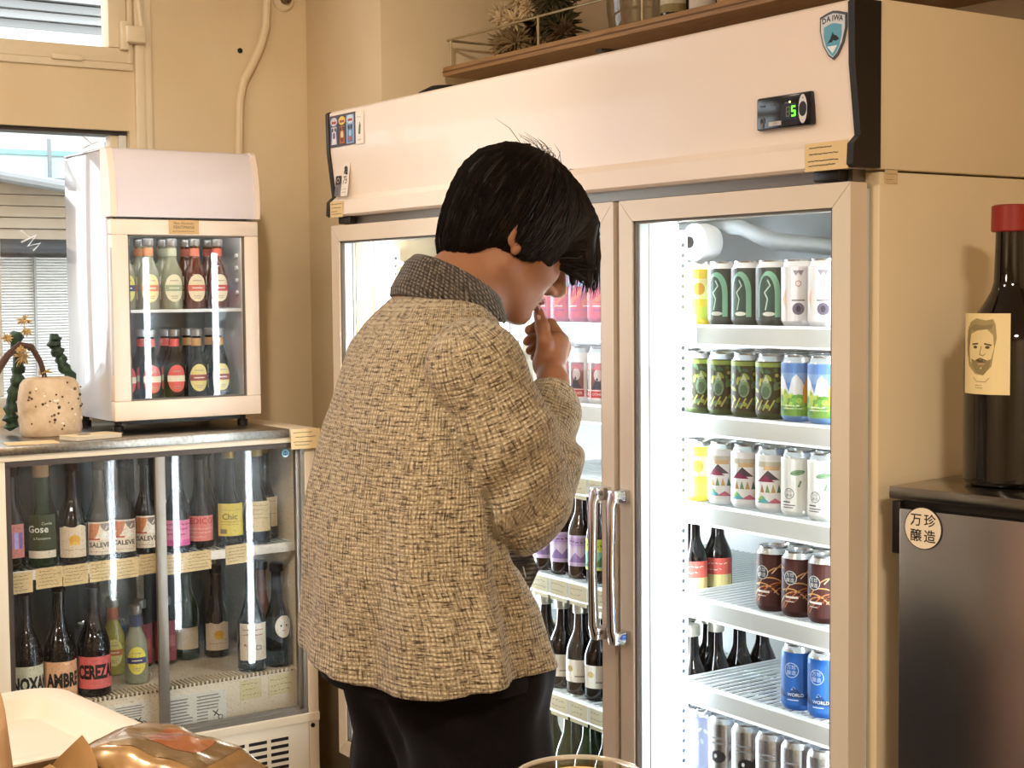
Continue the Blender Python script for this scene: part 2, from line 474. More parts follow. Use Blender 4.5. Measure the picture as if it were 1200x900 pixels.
sb = MB(); sb.prism(prof, 'y', -0.9, 2.2, SHW); sb.build('curtain', sh)
MB().box(ox + .1, ox + .115, 0.04, 0.048, 0.9, 1.66, mat('seam_grey', '#9a9a98', 0.6)).build('seam', sh)
MB().box(ox + .03, ox + .14, -0.9, 2.2, -.05, 0.9, HT).build('sill', sh)
te = thing('balcony_screen', (ox - 1.4, 0.6, 1.9), 'pale teal balcony screen beyond the grey roof outside', 'balcony')
for i in range(8):
    y = -0.3 + i * 0.30
    MB().box(ox - 1.42, ox - 1.40, y, y + 0.285, 1.98, 2.22, mat('teal_screen', '#c3d6d6', 0.5)).build('panel', te)
    MB().box(ox - 1.40, ox - 1.38, y - .012, y + .003, 1.9, 2.3, mat('post_grey', '#8f9495', 0.5)).build('post', te)
MB().box(ox - 1.44, ox - 1.39, -0.3, 2.1, 2.215, 2.24, mat('teal_rail', '#8fbdb8', 0.5)).build('rail', te)
MB().box(ox - 1.60, ox - 1.37, -0.3, 2.1, -.05, 1.95, HT).build('slab', te)
lf = thing('slat_fence', (ox - 1.0, 1.4, 1.9), 'pale slatted fence behind the neighbouring roof outside', 'fence')
for i in range(16):
    y = 0.8 + i * 0.09
    MB().box(ox - 1.02, ox - 1.00, y, y + .05, -.05, 2.45, mat('fence_wood', '#b6aea2', 0.7)).build('slat', lf)
MB().box(ox - 1.05, ox - 1.02, 0.8, 2.25, 2.36, 2.41, mat('fence_wood', '#b6aea2', 0.7)).build('rail', lf)
ev = thing('upper_house', (-4.2, 0.5, 2.5), 'grey upper storey eaves seen through the top window', 'house')
for i, (z, dx) in enumerate([(2.69, 0), (2.735, .03), (2.78, .06), (2.83, .09)]):
    MB().box(-4.9, -4.51 + dx, -1.6, 2.8, z + .195, z + .235, mat('eave_grey_%d' % (i % 2), ['#8e8d8a', '#a6a5a2'][i % 2], 0.7)).build('eave_board', ev)
MB().box(-5.2, -4.52, -1.6, 2.8, 2.4, 2.885, mat('white_wall_out', '#f2f2ef', 0.7)).build('wall', ev)
MB().box(-5.2, -4.5, -1.6, 2.8, 3.06, 3.8, mat('eave_grey_0', '#8e8d8a', 0.7)).build('upper_wall', ev)
MB().box(-5.2, -4.6, -1.6, 2.8, -.05, 2.4, mat('white_wall_out', '#f2f2ef', 0.7)).build('sky_white_wall', ev)  # coloured white to stand in for the bright sky
MB().box(-9, -0.9, -6, 6, -0.15, -0.05, mat('street_asphalt', '#77777a', 0.9)).build('ground', kind='structure')
# white wire hooks hanging at the lower window pane
for k, (y, z) in enumerate([(-0.60, 1.66), (-0.42, 1.925)]):
    hk = MB()
    xx = XL - 0.036
    hk.tube([(xx, y - .03, z + .02), (xx, y - .005, z), (xx, y - .03, z - .012), (xx, y + .012, z + .008), (xx, y - .012, z - .022), (xx, y + .022, z - .014), (xx, y + .002, z - .035)], 0.0025, mat('white_wire', '#f2f2f2', 0.4), 6)
    tag(hk.build('wire_hook'), ['white twisted wire hanging on the lower window pane beside the small fridge', 'white twisted wire at the top right of the lower window'][k], 'wire', 'white wires at the window')

# ------------------------------------------------------------------ three-door display refrigerator
ENAM = noise_mat('cream_enamel', [(0.3, '#ecdccb'), (0.7, '#f0e2d3')], scale=1.5, rough=0.32, coat=0.15)
SIDEM = noise_mat('cream_side_panel', [(0.3, '#d9c8a6'), (0.7, '#dfcfae')], scale=1.2, rough=0.42, bump=0.05, bscale=8)
FRAME = noise_mat('door_frame_alu', [(0.3, '#dccdb8'), (0.7, '#e4d6c2')], scale=2, rough=0.38, metal=0.12)
GASK = mat('gasket_grey', '#6b655e', 0.6)
BLACKP = mat('black_plastic', '#17130f', 0.4)
LINER = mat('fridge_liner', '#eef2f3', 0.35)
GREYL = mat('liner_grey', '#a3abad', 0.4)
CHROME = mat('chrome', '#d8dadc', 0.12, 1.0)
STEELD = mat('dark_steel', '#77726a', 0.35, 0.8)
WIRE = mat('white_wire_coat', '#eaf0f1', 0.3)
RAILM = noise_mat('shelf_rail_alu', [(0.3, '#dfe6e7'), (0.7, '#eaf0f0')], scale=3, rough=0.3, metal=0.1)
LED = mat('led_tube', '#ffffff', 0.4, emit='#eef6ff', estr=28.0)
LEDSOFT = mat('led_housing', '#f4f7f8', 0.4)
PAPER = noise_mat('kraft_tag_paper', [(0.3, '#d9be8c'), (0.7, '#e6cd9c')], scale=30, rough=0.8)
FG = pane_mat('fridge_glass', (0.97, 0.985, 0.98), 0.85, 0.025)

fr = thing('display_refrigerator', (0.9, 0.33, 0), 'large cream three-door glass display refrigerator behind the person', 'refrigerator')
FW, FD, ZT = 1.8, 0.72, 1.9665
MB().box(1.765, FW, 0, FD, 0.06, 1.69, SIDEM, bev=0.003).build('side_panel', fr)
MB().box(1.765, FW, 0, FD, 1.6935, ZT, SIDEM, bev=0.003).build('side_panel', fr)
MB().box(0, 0.035, 0, FD, 0.06, ZT, SIDEM, bev=0.003).build('side_panel', fr)
MB().box(0.035, 1.765, FD - .05, FD, 0.06, ZT, LINER).build('back_panel', fr)
MB().box(0.035, 1.765, 0.0, FD - .05, 1.66, ZT, ENAM).build('top_panel', fr)
MB().box(0.035, 1.765, 0.0, FD - .05, 0.06, 0.30, LINER, bev=0.003).build('base_panel', fr)
g = MB()
for i in range(9): g.box(0.08, 1.72, -0.012, 0.0, 0.085 + i * .021, 0.095 + i * .021, BLACKP)
g.build('base_grille', fr)
for x in (0.06, 1.70):
    for y in (0.05, 0.62): MB().lathe([(0.022, 0), (0.022, .02), (0.015, .02), (0.015, .06)], BLACKP, 14, c=(x + .02, y, 0)).build('foot', fr)
for x in (0.59, 1.181):
    MB().box(x - .03, x + .03, 0.0, 0.055, 0.30, 1.66, LINER, bev=0.003).build('mullion', fr)
# top evaporator
ev2 = MB()
ev2.prism([(0.40, 1.66), (0.66, 1.66), (0.66, 1.50), (0.52, 1.52)], 'x', 0.05, 1.75, GREYL)
ev2.build('evaporator_cover', fr)
MB().tube([(0.95, 0.30, 1.645), (1.16, 0.29, 1.63), (1.24, 0.30, 1.60), (1.42, 0.34, 1.578), (1.62, 0.36, 1.565), (1.75, 0.37, 1.56)], [.012, .016, .018, .016, .014, .012], GREYL, 12).build('coolant_pipe', fr)
fan = MB(); mxf = Matrix.Translation((1.10, 0.235, 1.600)) @ Matrix.Rotation(PI / 2, 4, 'X')
fan.lathe([(0.035, -.03), (0.04, -.01), (0.04, .02), (0.022, .03)], LINER, 18, mx=mxf)
fan.lathe([(0.012, .03), (0.012, .036)], BLACKP, 12, mx=mxf); fan.build('fan_motor', fr)
# header
hp = [(-0.058, 1.957), (-0.056, 1.86), (-0.042, 1.747), (-0.058, 1.733), (-0.060, 1.70), (-0.054, 1.695), (0.0, 1.695), (0.0, 1.962), (-0.052, 1.962)]
hd = MB(); hd.prism(hp, 'x', 0.012, FW - .012, ENAM)
hdr = hd.build('header', fr, smooth=20)
for x0, x1 in ((-0.004, 0.012), (FW - .012, FW + .002)):
    c = MB(); c.prism([(a - (.004 if a < -.03 else 0), b) for a, b in hp], 'x', x0, x1, BLACKP); c.build('end_cap', hdr)
MB().box(0.03, 1.77, -0.03, 0.0, 1.676, 1.696, STEELD).build('door_track', fr)
for x in (0.035, 1.70): MB().box(x, x + .06, -0.05, 0.0, 1.677, 1.695, BLACKP, bev=.003).build('hinge_bracket', fr)
# control panel
FM = lambda o: flat_map(o, (1, 0, 0), (0, 0.10, 1))
cpx, cpz = 1.6395, 1.799
cp = MB(); cp.box(cpx - .065, cpx + .065, -0.058, -0.045, cpz - .028, cpz + .028, mat('panel_black', '#171a20', 0.18), bev=0.004)
cpo = cp.build('control_panel', fr)
p = Print()
p.rect(-.006, -.016, .032, .012, '#10151a')
def seg7(p, x, y, w, h, on, c, off=None):
    S = {'a': (x, y + h, x + w, y + h), 'd': (x, y, x + w, y), 'g': (x, y + h / 2, x + w, y + h / 2), 'f': (x, y + h / 2, x, y + h), 'b': (x + w, y + h / 2, x + w, y + h), 'e': (x, y, x, y + h / 2), 'c': (x + w, y, x + w, y + h / 2)}
    for k, q in S.items():
        if k in on: p.line([(q[0], q[1]), (q[2], q[3])], .0028, c)
        elif off: p.line([(q[0], q[1]), (q[2], q[3])], .0022, off)
seg7(p, .008, -.009, .007, .015, '', '#000000', '#5d6b5a')
GLOWG = mat('digit_green', '#3cff20', 0.5, emit='#59ff22', estr=2.2)
seg7(p, .021, -.009, .007, .015, 'afgcd', GLOWG)
p.ell(.016, .014, .0018, .0018, mat('lamp_yellow', '#f4ffb0', 0.5, emit='#eaff90', estr=2.5), 10)
p.poly([(.046 + .010 * math.cos(a), .024 * math.sin(a)) for a in [2 * PI * i / 24 for i in range(24)]], '#d9d6d2')
p.ell(.046, 0, .009, .0125, '#14171d')
p.text('+', .046, .0175, .008, '#30343a').text('-', .046, -.0175, .008, '#30343a')
p.rect(-.034, -.022, -.004, -.015, '#b9b7b2').text('10:30', -.019, -.0185, .005, '#403e3c')
p.ring(-.050, -.012, .005, .002, '#9a968e', 14); p.ell(-.050, -.012, .0025, .0025, '#0a0a0a', 10); p.rect(-.053, -.024, -.047, -.018, '#6e7470')
for x in (-.055, -.03, .004): p.rect(x, .012, x + .011, .0145, '#585c60')
p.build('panel_print', cpo, flat_map((cpx, -0.0583, cpz), (1, 0, 0), (0, 0, 1)))
# DAIWA badge
bx, bz = 1.7545, 1.911
sh_o = [(-.029, .030), (-.012, .035), (0, .037), (.012, .035), (.029, .030), (.029, .008), (.022, -.016), (.010, -.034), (0, -.041), (-.010, -.034), (-.022, -.016), (-.029, .008)]
bd = MB(); bd.prism([(bx + a, bz + b) for a, b in sh_o], 'y', -0.0605, -0.057, mat('badge_grey', '#565f68', 0.3, 0.4))
bdo = bd.build('brand_badge', fr, smooth=0)
p = Print()
p.poly([(a * .9, b * .9 - .0005) for a, b in sh_o], '#cfd6da')
p.poly([(a * .68, b * .68 - .008) for a, b in sh_o], '#5da3bd')
p.poly([(-.013, -.016), (-.006, -.008), (0, .004), (.002, -.001), (.009, -.004), (.014, -.010), (.006, -.012), (.002, -.010), (-.002, -.013), (-.008, -.013)], '#151a20')
p.poly([(-.012, -.019), (.010, -.019), (0, -.031)], '#e3eef2')
for ch, x, rt in zip('DAIWA', (-.019, -.0095, 0, .0085, .018), (.12, .06, 0, -.06, -.12)):
    p.text(ch, x, .0225 + (.002 if abs(x) < .012 else 0), .0125, '#11151a', 0.02, 1.0, rt)
p.build('badge_print', bdo, flat_map((bx, -0.0607, bz), (1, 0, 0), (0, 0, 1)))
# paper signs on the header
def paper_sign(parent, o, U, V, w, h, lines, name='paper_sign', col='#e2c795'):
    o, U, V = Vector(o), Vector(U).normalized(), Vector(V).normalized(); n = U.cross(V)
    mb = MB(); cs = [o + U * a * w / 2 + V * b * h / 2 for a, b in ((-1, -1), (1, -1), (1, 1), (-1, 1))]
    mb.add([c + n * e for e in (0, .0008) for c in cs], [(0, 3, 2, 1), (4, 5, 6, 7), (0, 1, 5, 4), (1, 2, 6, 5), (2, 3, 7, 6), (3, 0, 4, 7)], ink(col, .8))
    s = mb.build(name, parent, smooth=0)
    p = Print()
    for (st, y, sz, c) in lines:
        if st == '~': p.scribble(-w * .42, y * h - sz * h, w * .42, y * h + sz * h, 1, c, h * .03)
        else: p.text(st, 0, y * h, sz * h, c)
    if lines: p.build('sign_print', s, flat_map(o + n * .0008, U, V))
    return s
SGN = [('~', .33, .05, '#5a4a34'), ('~', .10, .06, '#4a3a28'), ('~', -.14, .05, '#5a4a34'), ('~', -.30, .05, '#6a5a40')]
paper_sign(fr, (1.741, -0.0606, 1.7165), (1, 0, 0), (0, 0, 1), .095, .046, SGN)
paper_sign(fr, (0.048, -0.0606, 1.7135), (1, 0, 0), (0, 0, 1), .068, .040, SGN)
paper_sign(fr, (1.8008, 0.026, 1.682), (0, 1, 0), (0, 0, 1), .03, .022, [('~', .2, .07, '#7a6a50'), ('~', -.2, .07, '#7a6a50')], 'paper_sign', '#d3bd90')
# sticker strip with three character-free totem panels and a white hang tag
sx, sz = 0.088, 1.912
st = MB(); st.box(sx - .072, sx + .062, -0.0594, -0.0582, sz - .041, sz + .038, ink('#433d4a', .4)); sto = st.build('beer_sticker', fr, smooth=0)
p = Print()
for k, (cx, bg, top, mid) in enumerate([(-.050, '#4a4560', '#c9c2d0', '#d7d2dc'), (-.007, '#39352f', '#e0c14a', '#a8642f'), (.036, '#8fa6c6', '#c7d3e4', '#4f7fae')]):
    p.rect(cx - .02, -.037, cx + .02, .034, bg)
    p.ell(cx, .023, .018, .011, top, 14).rect(cx - .012, .018, cx + .012, .024, '#a3483e')
    p.poly([(cx - .014, -.034), (cx + .014, -.034), (cx + .011, -.004), (cx + .014, .010), (cx - .014, .010), (cx - .011, -.004)], mid)
    p.ell(cx - .007, .003, .0045, .0055, '#2b2730', 10).ell(cx + .007, .003, .0045, .0055, '#2b2730', 10)
    p.ell(cx, -.012, .007, .009, ['#6f6a86', '#d8cf9a', '#9fc6e6'][k], 12).ell(cx, -.025, .009, .006, ['#e4e0e6', '#7d3a2a', '#b85a52'][k], 12)
p.build('sticker_print', sto, flat_map((sx, -0.0594, sz - .001), (1, 0, 0), (0, 0, 1)))
s2 = paper_sign(fr, (0.172, -0.0590, 1.9075), (1, 0, 0), (0, 0, 1), .040, .078, [], 'hang_tag_sticker', '#efe6d8')
p = Print(); p.poly([(-.006, -.014), (.004, -.016), (.007, .006), (.002, .016), (-.003, .004)], '#3f6a3c').line([(0, -.014), (.001, .012)], .0018, '#7fa06a')
p.scribble(-.012, .022, .012, .032, 1, '#8a8478', .0012).scribble(-.01, -.032, .01, -.025, 1, '#c8743e', .0016)
p.build('sticker_print', s2, flat_map((0.172, -0.0598, 1.9075), (1, 0, 0), (0, 0, 1)))
s3 = paper_sign(fr, (0.047, -0.0555, 1.772), (1, 0, 0), (0, .12, 1), .026, .052, [], 'logo_sticker', '#77767c')
p = Print(); p.rect(-.013, .004, .013, .026, '#16161a').ring(0, .015, .006, .002, '#d8d6d2', 14).scribble(-.010, -.022, .010, -.002, 4, '#3b3b40', .0012)
p.build('sticker_print', s3, flat_map((0.047, -0.0563, 1.772), (1, 0, 0), (0, .12, 1)))
s4 = paper_sign(fr, (0.090, -0.0566, 1.786), (1, 0, 0), (0, .12, 1), .034, .082, [], 'logo_sticker', '#ebe1d3')
p = Print(); p.text('亀', 0, .022, .024, '#151312', .02).text('乃', 0, -.002, .022, '#151312', .02).scribble(-.012, -.036, .012, -.020, 2, '#6a645c', .0012)
p.build('sticker_print', s4, flat_map((0.090, -0.0575, 1.786), (1, 0, 0), (0, .12, 1)))
# doors
DZ0, DZ1, DY0, DY1 = 0.30, 1.673, -0.054, -0.016
def fr_door(x0, x1, handle_x, stile=0.040):
    d = MB(); s = stile
    for poly in ([(x0, DZ1), (x1, DZ1), (x1 - s, DZ1 - s), (x0 + s, DZ1 - s)], [(x0, DZ0), (x0 + s, DZ0 + s), (x1 - s, DZ0 + s), (x1, DZ0)],
                 [(x0, DZ0), (x0, DZ1), (x0 + s, DZ1 - s), (x0 + s, DZ0 + s)], [(x1, DZ0), (x1 - s, DZ0 + s), (x1 - s, DZ1 - s), (x1, DZ1)]):
        cx = sum(q[0] for q in poly) / 4; cz = sum(q[1] for q in poly) / 4
        sh_ = [(a + (cx - a) * .0015, b + (cz - b) * .0015) for a, b in poly]
        d.prism(sh_, 'y', DY0, DY1, FRAME)
    o = d.build('door', fr, smooth=20)
    gk = MB()
    for a0, a1, b0, b1 in ((x0 + s - .001, x0 + s + .006, DZ0 + s, DZ1 - s), (x1 - s - .006, x1 - s + .001, DZ0 + s, DZ1 - s)):
        gk.box(a0, a1, DY0 + .004, DY1, b0, b1, GASK)
    gk.box(x0 + s, x1 - s, DY0 + .004, DY1, DZ1 - s - .005, DZ1 - s + .001, GASK).box(x0 + s, x1 - s, DY0 + .004, DY1, DZ0 + s - .001, DZ0 + s + .005, GASK)
    gk.box(x0 + .008, x0 + .03, DY1, -0.002, DZ0 + .01, DZ1 - .01, mat('gasket_white', '#c9cdcc', .5)).box(x1 - .03, x1 - .008, DY1, -0.002, DZ0 + .01, DZ1 - .01, mat('gasket_white', '#c9cdcc', .5))
    gk.box(x0 + .03, x1 - .03, DY1, -0.002, DZ1 - .032, DZ1 - .01, mat('gasket_white', '#c9cdcc', .5))
    gk.build('gasket', o)
    # inner aluminium spacer of the double glazing, seen edge on through the pane
    MB().box(x0 + s - .002, x0 + s + .010, DY0 + .012, DY1 - .006, DZ0 + s, DZ1 - s, RAILM).box(x1 - s - .010, x1 - s + .002, DY0 + .012, DY1 - .006, DZ0 + s, DZ1 - s, RAILM).build('glass_spacer', o)
    MB().box(x0 + s, x1 - s, DY0 + .008, DY0 + .012, DZ0 + s, DZ1 - s, FG).build('glass_pane', o)
    if handle_x:
        h = MB(); hx = handle_x
        yb = DY0 - .036
        h.tube([(hx, yb + .006, 1.108), (hx, yb - .002, 1.085), (hx, yb - .004, .96), (hx, yb - .002, .845), (hx, yb + .006, .822)], [.0125, .0105, .0085, .0105, .0125], CHROME, 12)
        for z in (1.103, .827): h.box(hx - .012, hx + .012, DY0 - .04, DY0 + .002, z - .012, z + .014, CHROME, bev=.004)
        h.build('handle', o)
    return o
fr_door(0.004, 0.583, 0.565)
fr_door(0.597, 1.172, 1.152)
fr_door(1.190, 1.788, 1.210)
# shelves
def shelf(x0, x1, z, tags=(), rail=0.036, tagh=0.0):
    rl = MB(); rl.prism([(0.078, z - rail), (0.078, z - .004), (0.082, z + .001), (0.090, z + .001), (0.090, z - rail), (0.100, z - rail - .004), (0.074, z - rail - .004)], 'x', x0, x1, RAILM)
    o = rl.build('shelf', fr, smooth=25)
    wr = MB(); n = int((x1 - x0) / 0.019)
    for i in range(n + 1):
        x = x0 + (x1 - x0) * i / n
        wr.box(x - .002, x + .002, 0.09, 0.655, z - .005, z - .001, WIRE)
    for y in (0.25, 0.45, 0.65): wr.box(x0, x1, y - .004, y + .004, z - .013, z - .005, WIRE)
    for x in (x0, x1): wr.box(x - .004, x + .004, 0.08, 0.655, z - .03, z - .002, WIRE)
    wr.build('wire_rack', o)
    return o
B3 = [1.433, 1.258, 1.083, 0.896, 0.722, 0.54]
B2 = [1.433, 1.258, 1.10, 0.865, 0.604, 0.36]
B1 = [1.46, 1.22, 0.98, 0.74, 0.50]
for z in B3: shelf(1.196, 1.760, z)
shelves2 = [shelf(0.625, 1.170, z) for z in B2]
for z in B1: shelf(0.045, 0.56, z)
# LED tubes with housings, perforated standards
for x in (0.050, 0.572, 0.612, 1.160, 1.207, 1.752):
    sgn = 1 if x in (0.050, 0.612, 1.207) else -1
    t = MB().lathe([(0.004, 0.36), (0.0105, 0.362), (0.0105, 1.63), (0.004, 1.632)], LED, 12, c=(x, 0.068, 0)).build('led_tube', fr)
    MB().box(x - .014 * sgn, x - .010 * sgn, 0.052, 0.086, 0.35, 1.64, LEDSOFT).build('led_housing', fr)
for x in (0.040, 1.181, 0.600, 1.762):
    sd = MB(); sd.box(x - .003, x + .003, 0.10, 0.125, 0.33, 1.62, LINER); so = sd.build('shelf_standard', fr)
    p = Print()
    for i in range(62): p.ell(0, 0.34 + i * .0205, .0045, .0045, '#4c5356', 8)
    p.build('slot_row', so, flat_map((x + .003, 0.1125, 0), (0, 1, 0), (0, 0, 1)))
# price tags on the rails of the middle bay
def price_tag(parent, o, U, V, w, h, rnd, rows=4, col=None):
    o, U, V = Vector(o), Vector(U).normalized(), Vector(V).normalized(); n = U.cross(V)
    mb = MB(); cs = [o + U * a * w / 2 + V * b * h / 2 for a, b in ((-1, -1), (1, -1), (1, 1), (-1, 1))]
    mb.add([c + n * e for e in (0, .0007) for c in cs], [(0, 3, 2, 1), (4, 5, 6, 7), (0, 1, 5, 4), (1, 2, 6, 5), (2, 3, 7, 6), (3, 0, 4, 7)], col or PAPER)
    s = mb.build('price_tag', parent, smooth=0)
    Print().scribble(-w * .44, -h * .42, w * .44, h * .42, rows, '#4d3d28', h * .022, rnd).build('handwriting', s, flat_map(o + n * .0007, U, V))
PALE = ink('#dedcc0', .8)
rt = random.Random(3)
for sh_, z in zip(shelves2[2:5], B2[2:5]):
    for i in range(7):
        x = 0.66 + i * .072
        price_tag(sh_, (x, 0.0775, z - .026), (1, 0, 0), (0, 0, 1), .062, .046, rt, 3, PALE)
price_tag(fr, (1.245, 0.0735, 1.425), (1, 0, 0), (0, 0, 1), .05, .055, rt, 3, ink('#f4f4f0', .8))

# ------------------------------------------------------------------ bottles and cans
def glass_mat(name, c, rough=0.05, trans=0.0):
    return mat(name, c, rough, 0.0, trans=trans, ior=1.45, spec=0.6, coat=0.2)
BLACKG = glass_mat('glass_black', '#0f0b09')
BROWNG = glass_mat('glass_brown', '#2a130a', trans=0.25)
GREENG = glass_mat('glass_green', '#1c3a16', trans=0.35)
YELG = glass_mat('glass_yellow', '#c6bf62', trans=0.35)
CLEARG = glass_mat('glass_clear', '#c9cdb4', trans=0.55)
PINKG = glass_mat('glass_pink', '#b07a66', trans=0.4)
AMBERG = glass_mat('glass_amber', '#6b3413', trans=0.3)
BOT = {}
def bottle_profile(h, r, nr, nl, sl, lip=True):
    z1 = h - nl - sl
    pr = [(r * .80, 0.0), (r * .94, .002), (r, .008), (r, z1)]
    for i in range(1, 8):
        t = i / 7.0
        s = (1 + math.cos(PI * t)) / 2
        pr.append((nr * 1.1 + (r - nr * 1.1) * (s ** 0.8), z1 + sl * t))
    pr += [(nr, h - nl * .45), (nr, h - .016)]
    if lip: pr += [(nr * 1.18, h - .0155), (nr * 1.2, h - .006), (nr * .95, h - .001)]
    else: pr += [(nr, h)]
    return pr
def bottle_proto(key, h, r, nr, nl, sl, glass, cap, label_print=None, z_lab=0.0, cap_h=0.02, band=None):
    """returns a function that places copies; the first bottle is the proto itself"""
    BOT[key] = dict(h=h, r=r, nr=nr, nl=nl, sl=sl, glass=glass, cap=cap, lp=label_print, zl=z_lab, ch=cap_h, band=band, first=None)
def place_bottle(key, name, loc, rotz, label, cat='bottle', group=None):
    d = BOT[key]
    if d['first'] is None:
        root = MB().lathe(bottle_profile(d['h'], d['r'], d['nr'], d['nl'], d['sl']), d['glass'], 24).build(name)
        nr, h, ch = d['nr'], d['h'], d['ch']
        local_child('cap', MB().lathe([(nr * 1.22, h - ch), (nr * 1.3, h - ch + .002), (nr * 1.28, h + .001), (nr * 1.05, h + .0035)], d['cap'], 20).mesh('cap'), root)
        if d['lp']: d['lp'].build('label', root, cyl_map(d['r'], d['zl']), step=.008, local=True)
        if d['band']:
            b0, b1, bc = d['band']
            local_child('neck_band', MB().lathe([(d['nr'] * 1.16, h - b1), (d['nr'] * 1.12, h - b0)], bc, 20, cap0=False, cap1=False).mesh('neck_band'), root)
        d['first'] = root; o = root
    else:
        o = copy_tree(d['first'])
        o.name = name
    o.location = loc; o.rotation_euler = (0, 0, rotz)
    tag(o, label, cat, group); return o

CAN_R, CAN_H = 0.0328, 0.122
SILVER = mat('can_silver', '#d3d6d8', 0.25, 0.9)
CAN = {}
def can_proto(key, base, pr, rough=0.32, metal=0.35):
    CAN[key] = dict(base=mat('can_' + key, base, rough, metal), pr=pr, first=None)
_canlid = None
def place_can(key, loc, rotz, label, group=None):
    d = CAN[key]; R_, H = CAN_R, CAN_H
    if d['first'] is None:
        root = MB().lathe([(R_ * .80, 0), (R_ * .86, .002), (R_ * .985, .009), (R_, .012), (R_, H - .017), (R_ * .985, H - .0135)], d['base'], 28, cap1=False).build('beverage_can')
        lid = MB().lathe([(R_ * .985, H - .0135), (R_ * .82, H - .0035), (R_ * .84, H), (R_ * .80, H), (R_ * .77, H - .005), (0.001, H - .005)], SILVER, 28, cap0=False)
        lo = local_child('lid', lid.mesh('lid'), root)
        local_child('pull_tab', MB().box(-.007, .007, -.012, .012, H - .0045, H - .002, SILVER, bev=.001).mesh('pull_tab'), lo)
        if d['pr']: d['pr'].build('label', root, cyl_map(R_), step=.007, local=True, eps=.00002, base=.00015)
        d['first'] = root; o = root
    else: o = copy_tree(d['first'])
    o.location = loc; o.rotation_euler = (0, 0, rotz)
    tag(o, label, 'can', group); return o
HC = PI * CAN_R  # half circumference
def logo(p, x, y, r, c):
    p.ring(x, y, r, .0012, c)
    for ch, a, b in (('万', -1, 1), ('珍', 1, 1), ('醸', -1, -1), ('造', 1, -1)): p.text(ch, x + a * r * .36, y + b * r * .38, r * .68, c)
    return p
rc_ = random.Random(11)
def wrap(p, y0, y1, c): return p.rect(-HC, y0, HC, y1, c)
# mint arch
p = wrap(Print(), .013, .106, '#4e5654')
for k in (-1, 0, 1):
    cx = k * .069
    arch = [(cx - .022, .016)] + [(cx + .022 * -math.cos(PI * i / 12), .062 + .040 * math.sin(PI * i / 12)) for i in range(13)] + [(cx + .022, .016)]
    p.poly(arch, '#8fc9b0'); p.poly([(cx + (a - cx) * .72 - .004, .016 + (b - .016) * .9) for a, b in arch], '#3f5550')
    p.line([(cx - .006, .03), (cx - .002, .05), (cx - .008, .062), (cx + .003, .075), (cx - .002, .085)], .0025, '#b9d8c9').ell(cx, .022, .012, .004, '#dfe4dc')
can_proto('mint', '#5a615f', p)
p = wrap(Print(), .010, .108, '#e4e1e3')
for k in (-1, 0, 1):
    cx = k * .069
    p.poly([(cx - .010, .102), (cx + .010, .102), (cx + .005, .092), (cx, .098), (cx - .005, .092)], '#8d8890').ring(cx, .078, .005, .0016, '#b58f8a', 12)
    p.rect(cx - .012, .046, cx + .012, .049, '#8a8488').ell(cx, .032, .011, .011, '#6d6478').ell(cx, .032, .0045, .006, '#3d3846')
    p.poly([(cx - .033, .05), (cx - .024, .07), (cx - .026, .03)], '#e9b998')
can_proto('pale', '#e4e1e3', p)
p = wrap(Print(), .011, .106, '#3b3a26')
for i in range(90):
    p.ell(rc_.uniform(-HC + .008, HC - .008), rc_.uniform(.022, .098), rc_.uniform(.003, .009), rc_.uniform(.002, .005), rc_.choice(['#4d6b2e', '#6f8f3c', '#9aa845', '#2f4a2a', '#57422c', '#b9b45a', '#3f5f4a', '#5f7f5c']), 9, rc_.uniform(0, 3))
for k in (-1, 0, 1):
    cx = k * .069 + .004
    p.ell(cx, .055, .011, .017, '#7f9a82').poly([(cx - .007, .068), (cx, .084), (cx + .007, .068)], '#c8cfae').ell(cx, .052, .007, .011, '#566f5a')
    for q in range(4): p.line([(cx - .03 + q * .012, .018), (cx - .02 + q * .012, .036)], .003, '#c3b963')
wrap(p, .098, .106, '#8ea24e')
can_proto('jungle', '#4d5a34', p)
p = wrap(Print(), .011, .106, '#5d86c6')
wrap(p, .072, .090, '#7fa1cf'); wrap(p, .011, .050, '#6f9a44')
for k in range(-3, 3):
    cx = k * .034 + .01
    p.poly([(cx - .02, .05), (cx - .012, .08), (cx - .004, .088), (cx + .006, .076), (cx + .018, .05)], '#dcdfe6')
for i in range(80): p.ell(rc_.uniform(-HC + .008, HC - .008), rc_.uniform(.018, .056), rc_.uniform(.004, .009), rc_.uniform(.003, .006), rc_.choice(['#5d9a3c', '#86b64a', '#a7c85a', '#4f8a3c', '#c9cf62', '#71a84a']), 9, rc_.uniform(0, 3))
for cx in (-.055, .018, .085): p.poly([(cx, .035), (cx + .012, .035), (cx + .012, .082), (cx + .005, .078), (cx, .06)], '#d79a3e')
p.rect(-.02, .024, .016, .0255, '#e8ead8').rect(-.016, .029, .012, .0315, '#e8ead8')
can_proto('meadow', '#6f94c8', p)
p = wrap(Print(), .011, .106, '#efeeee')
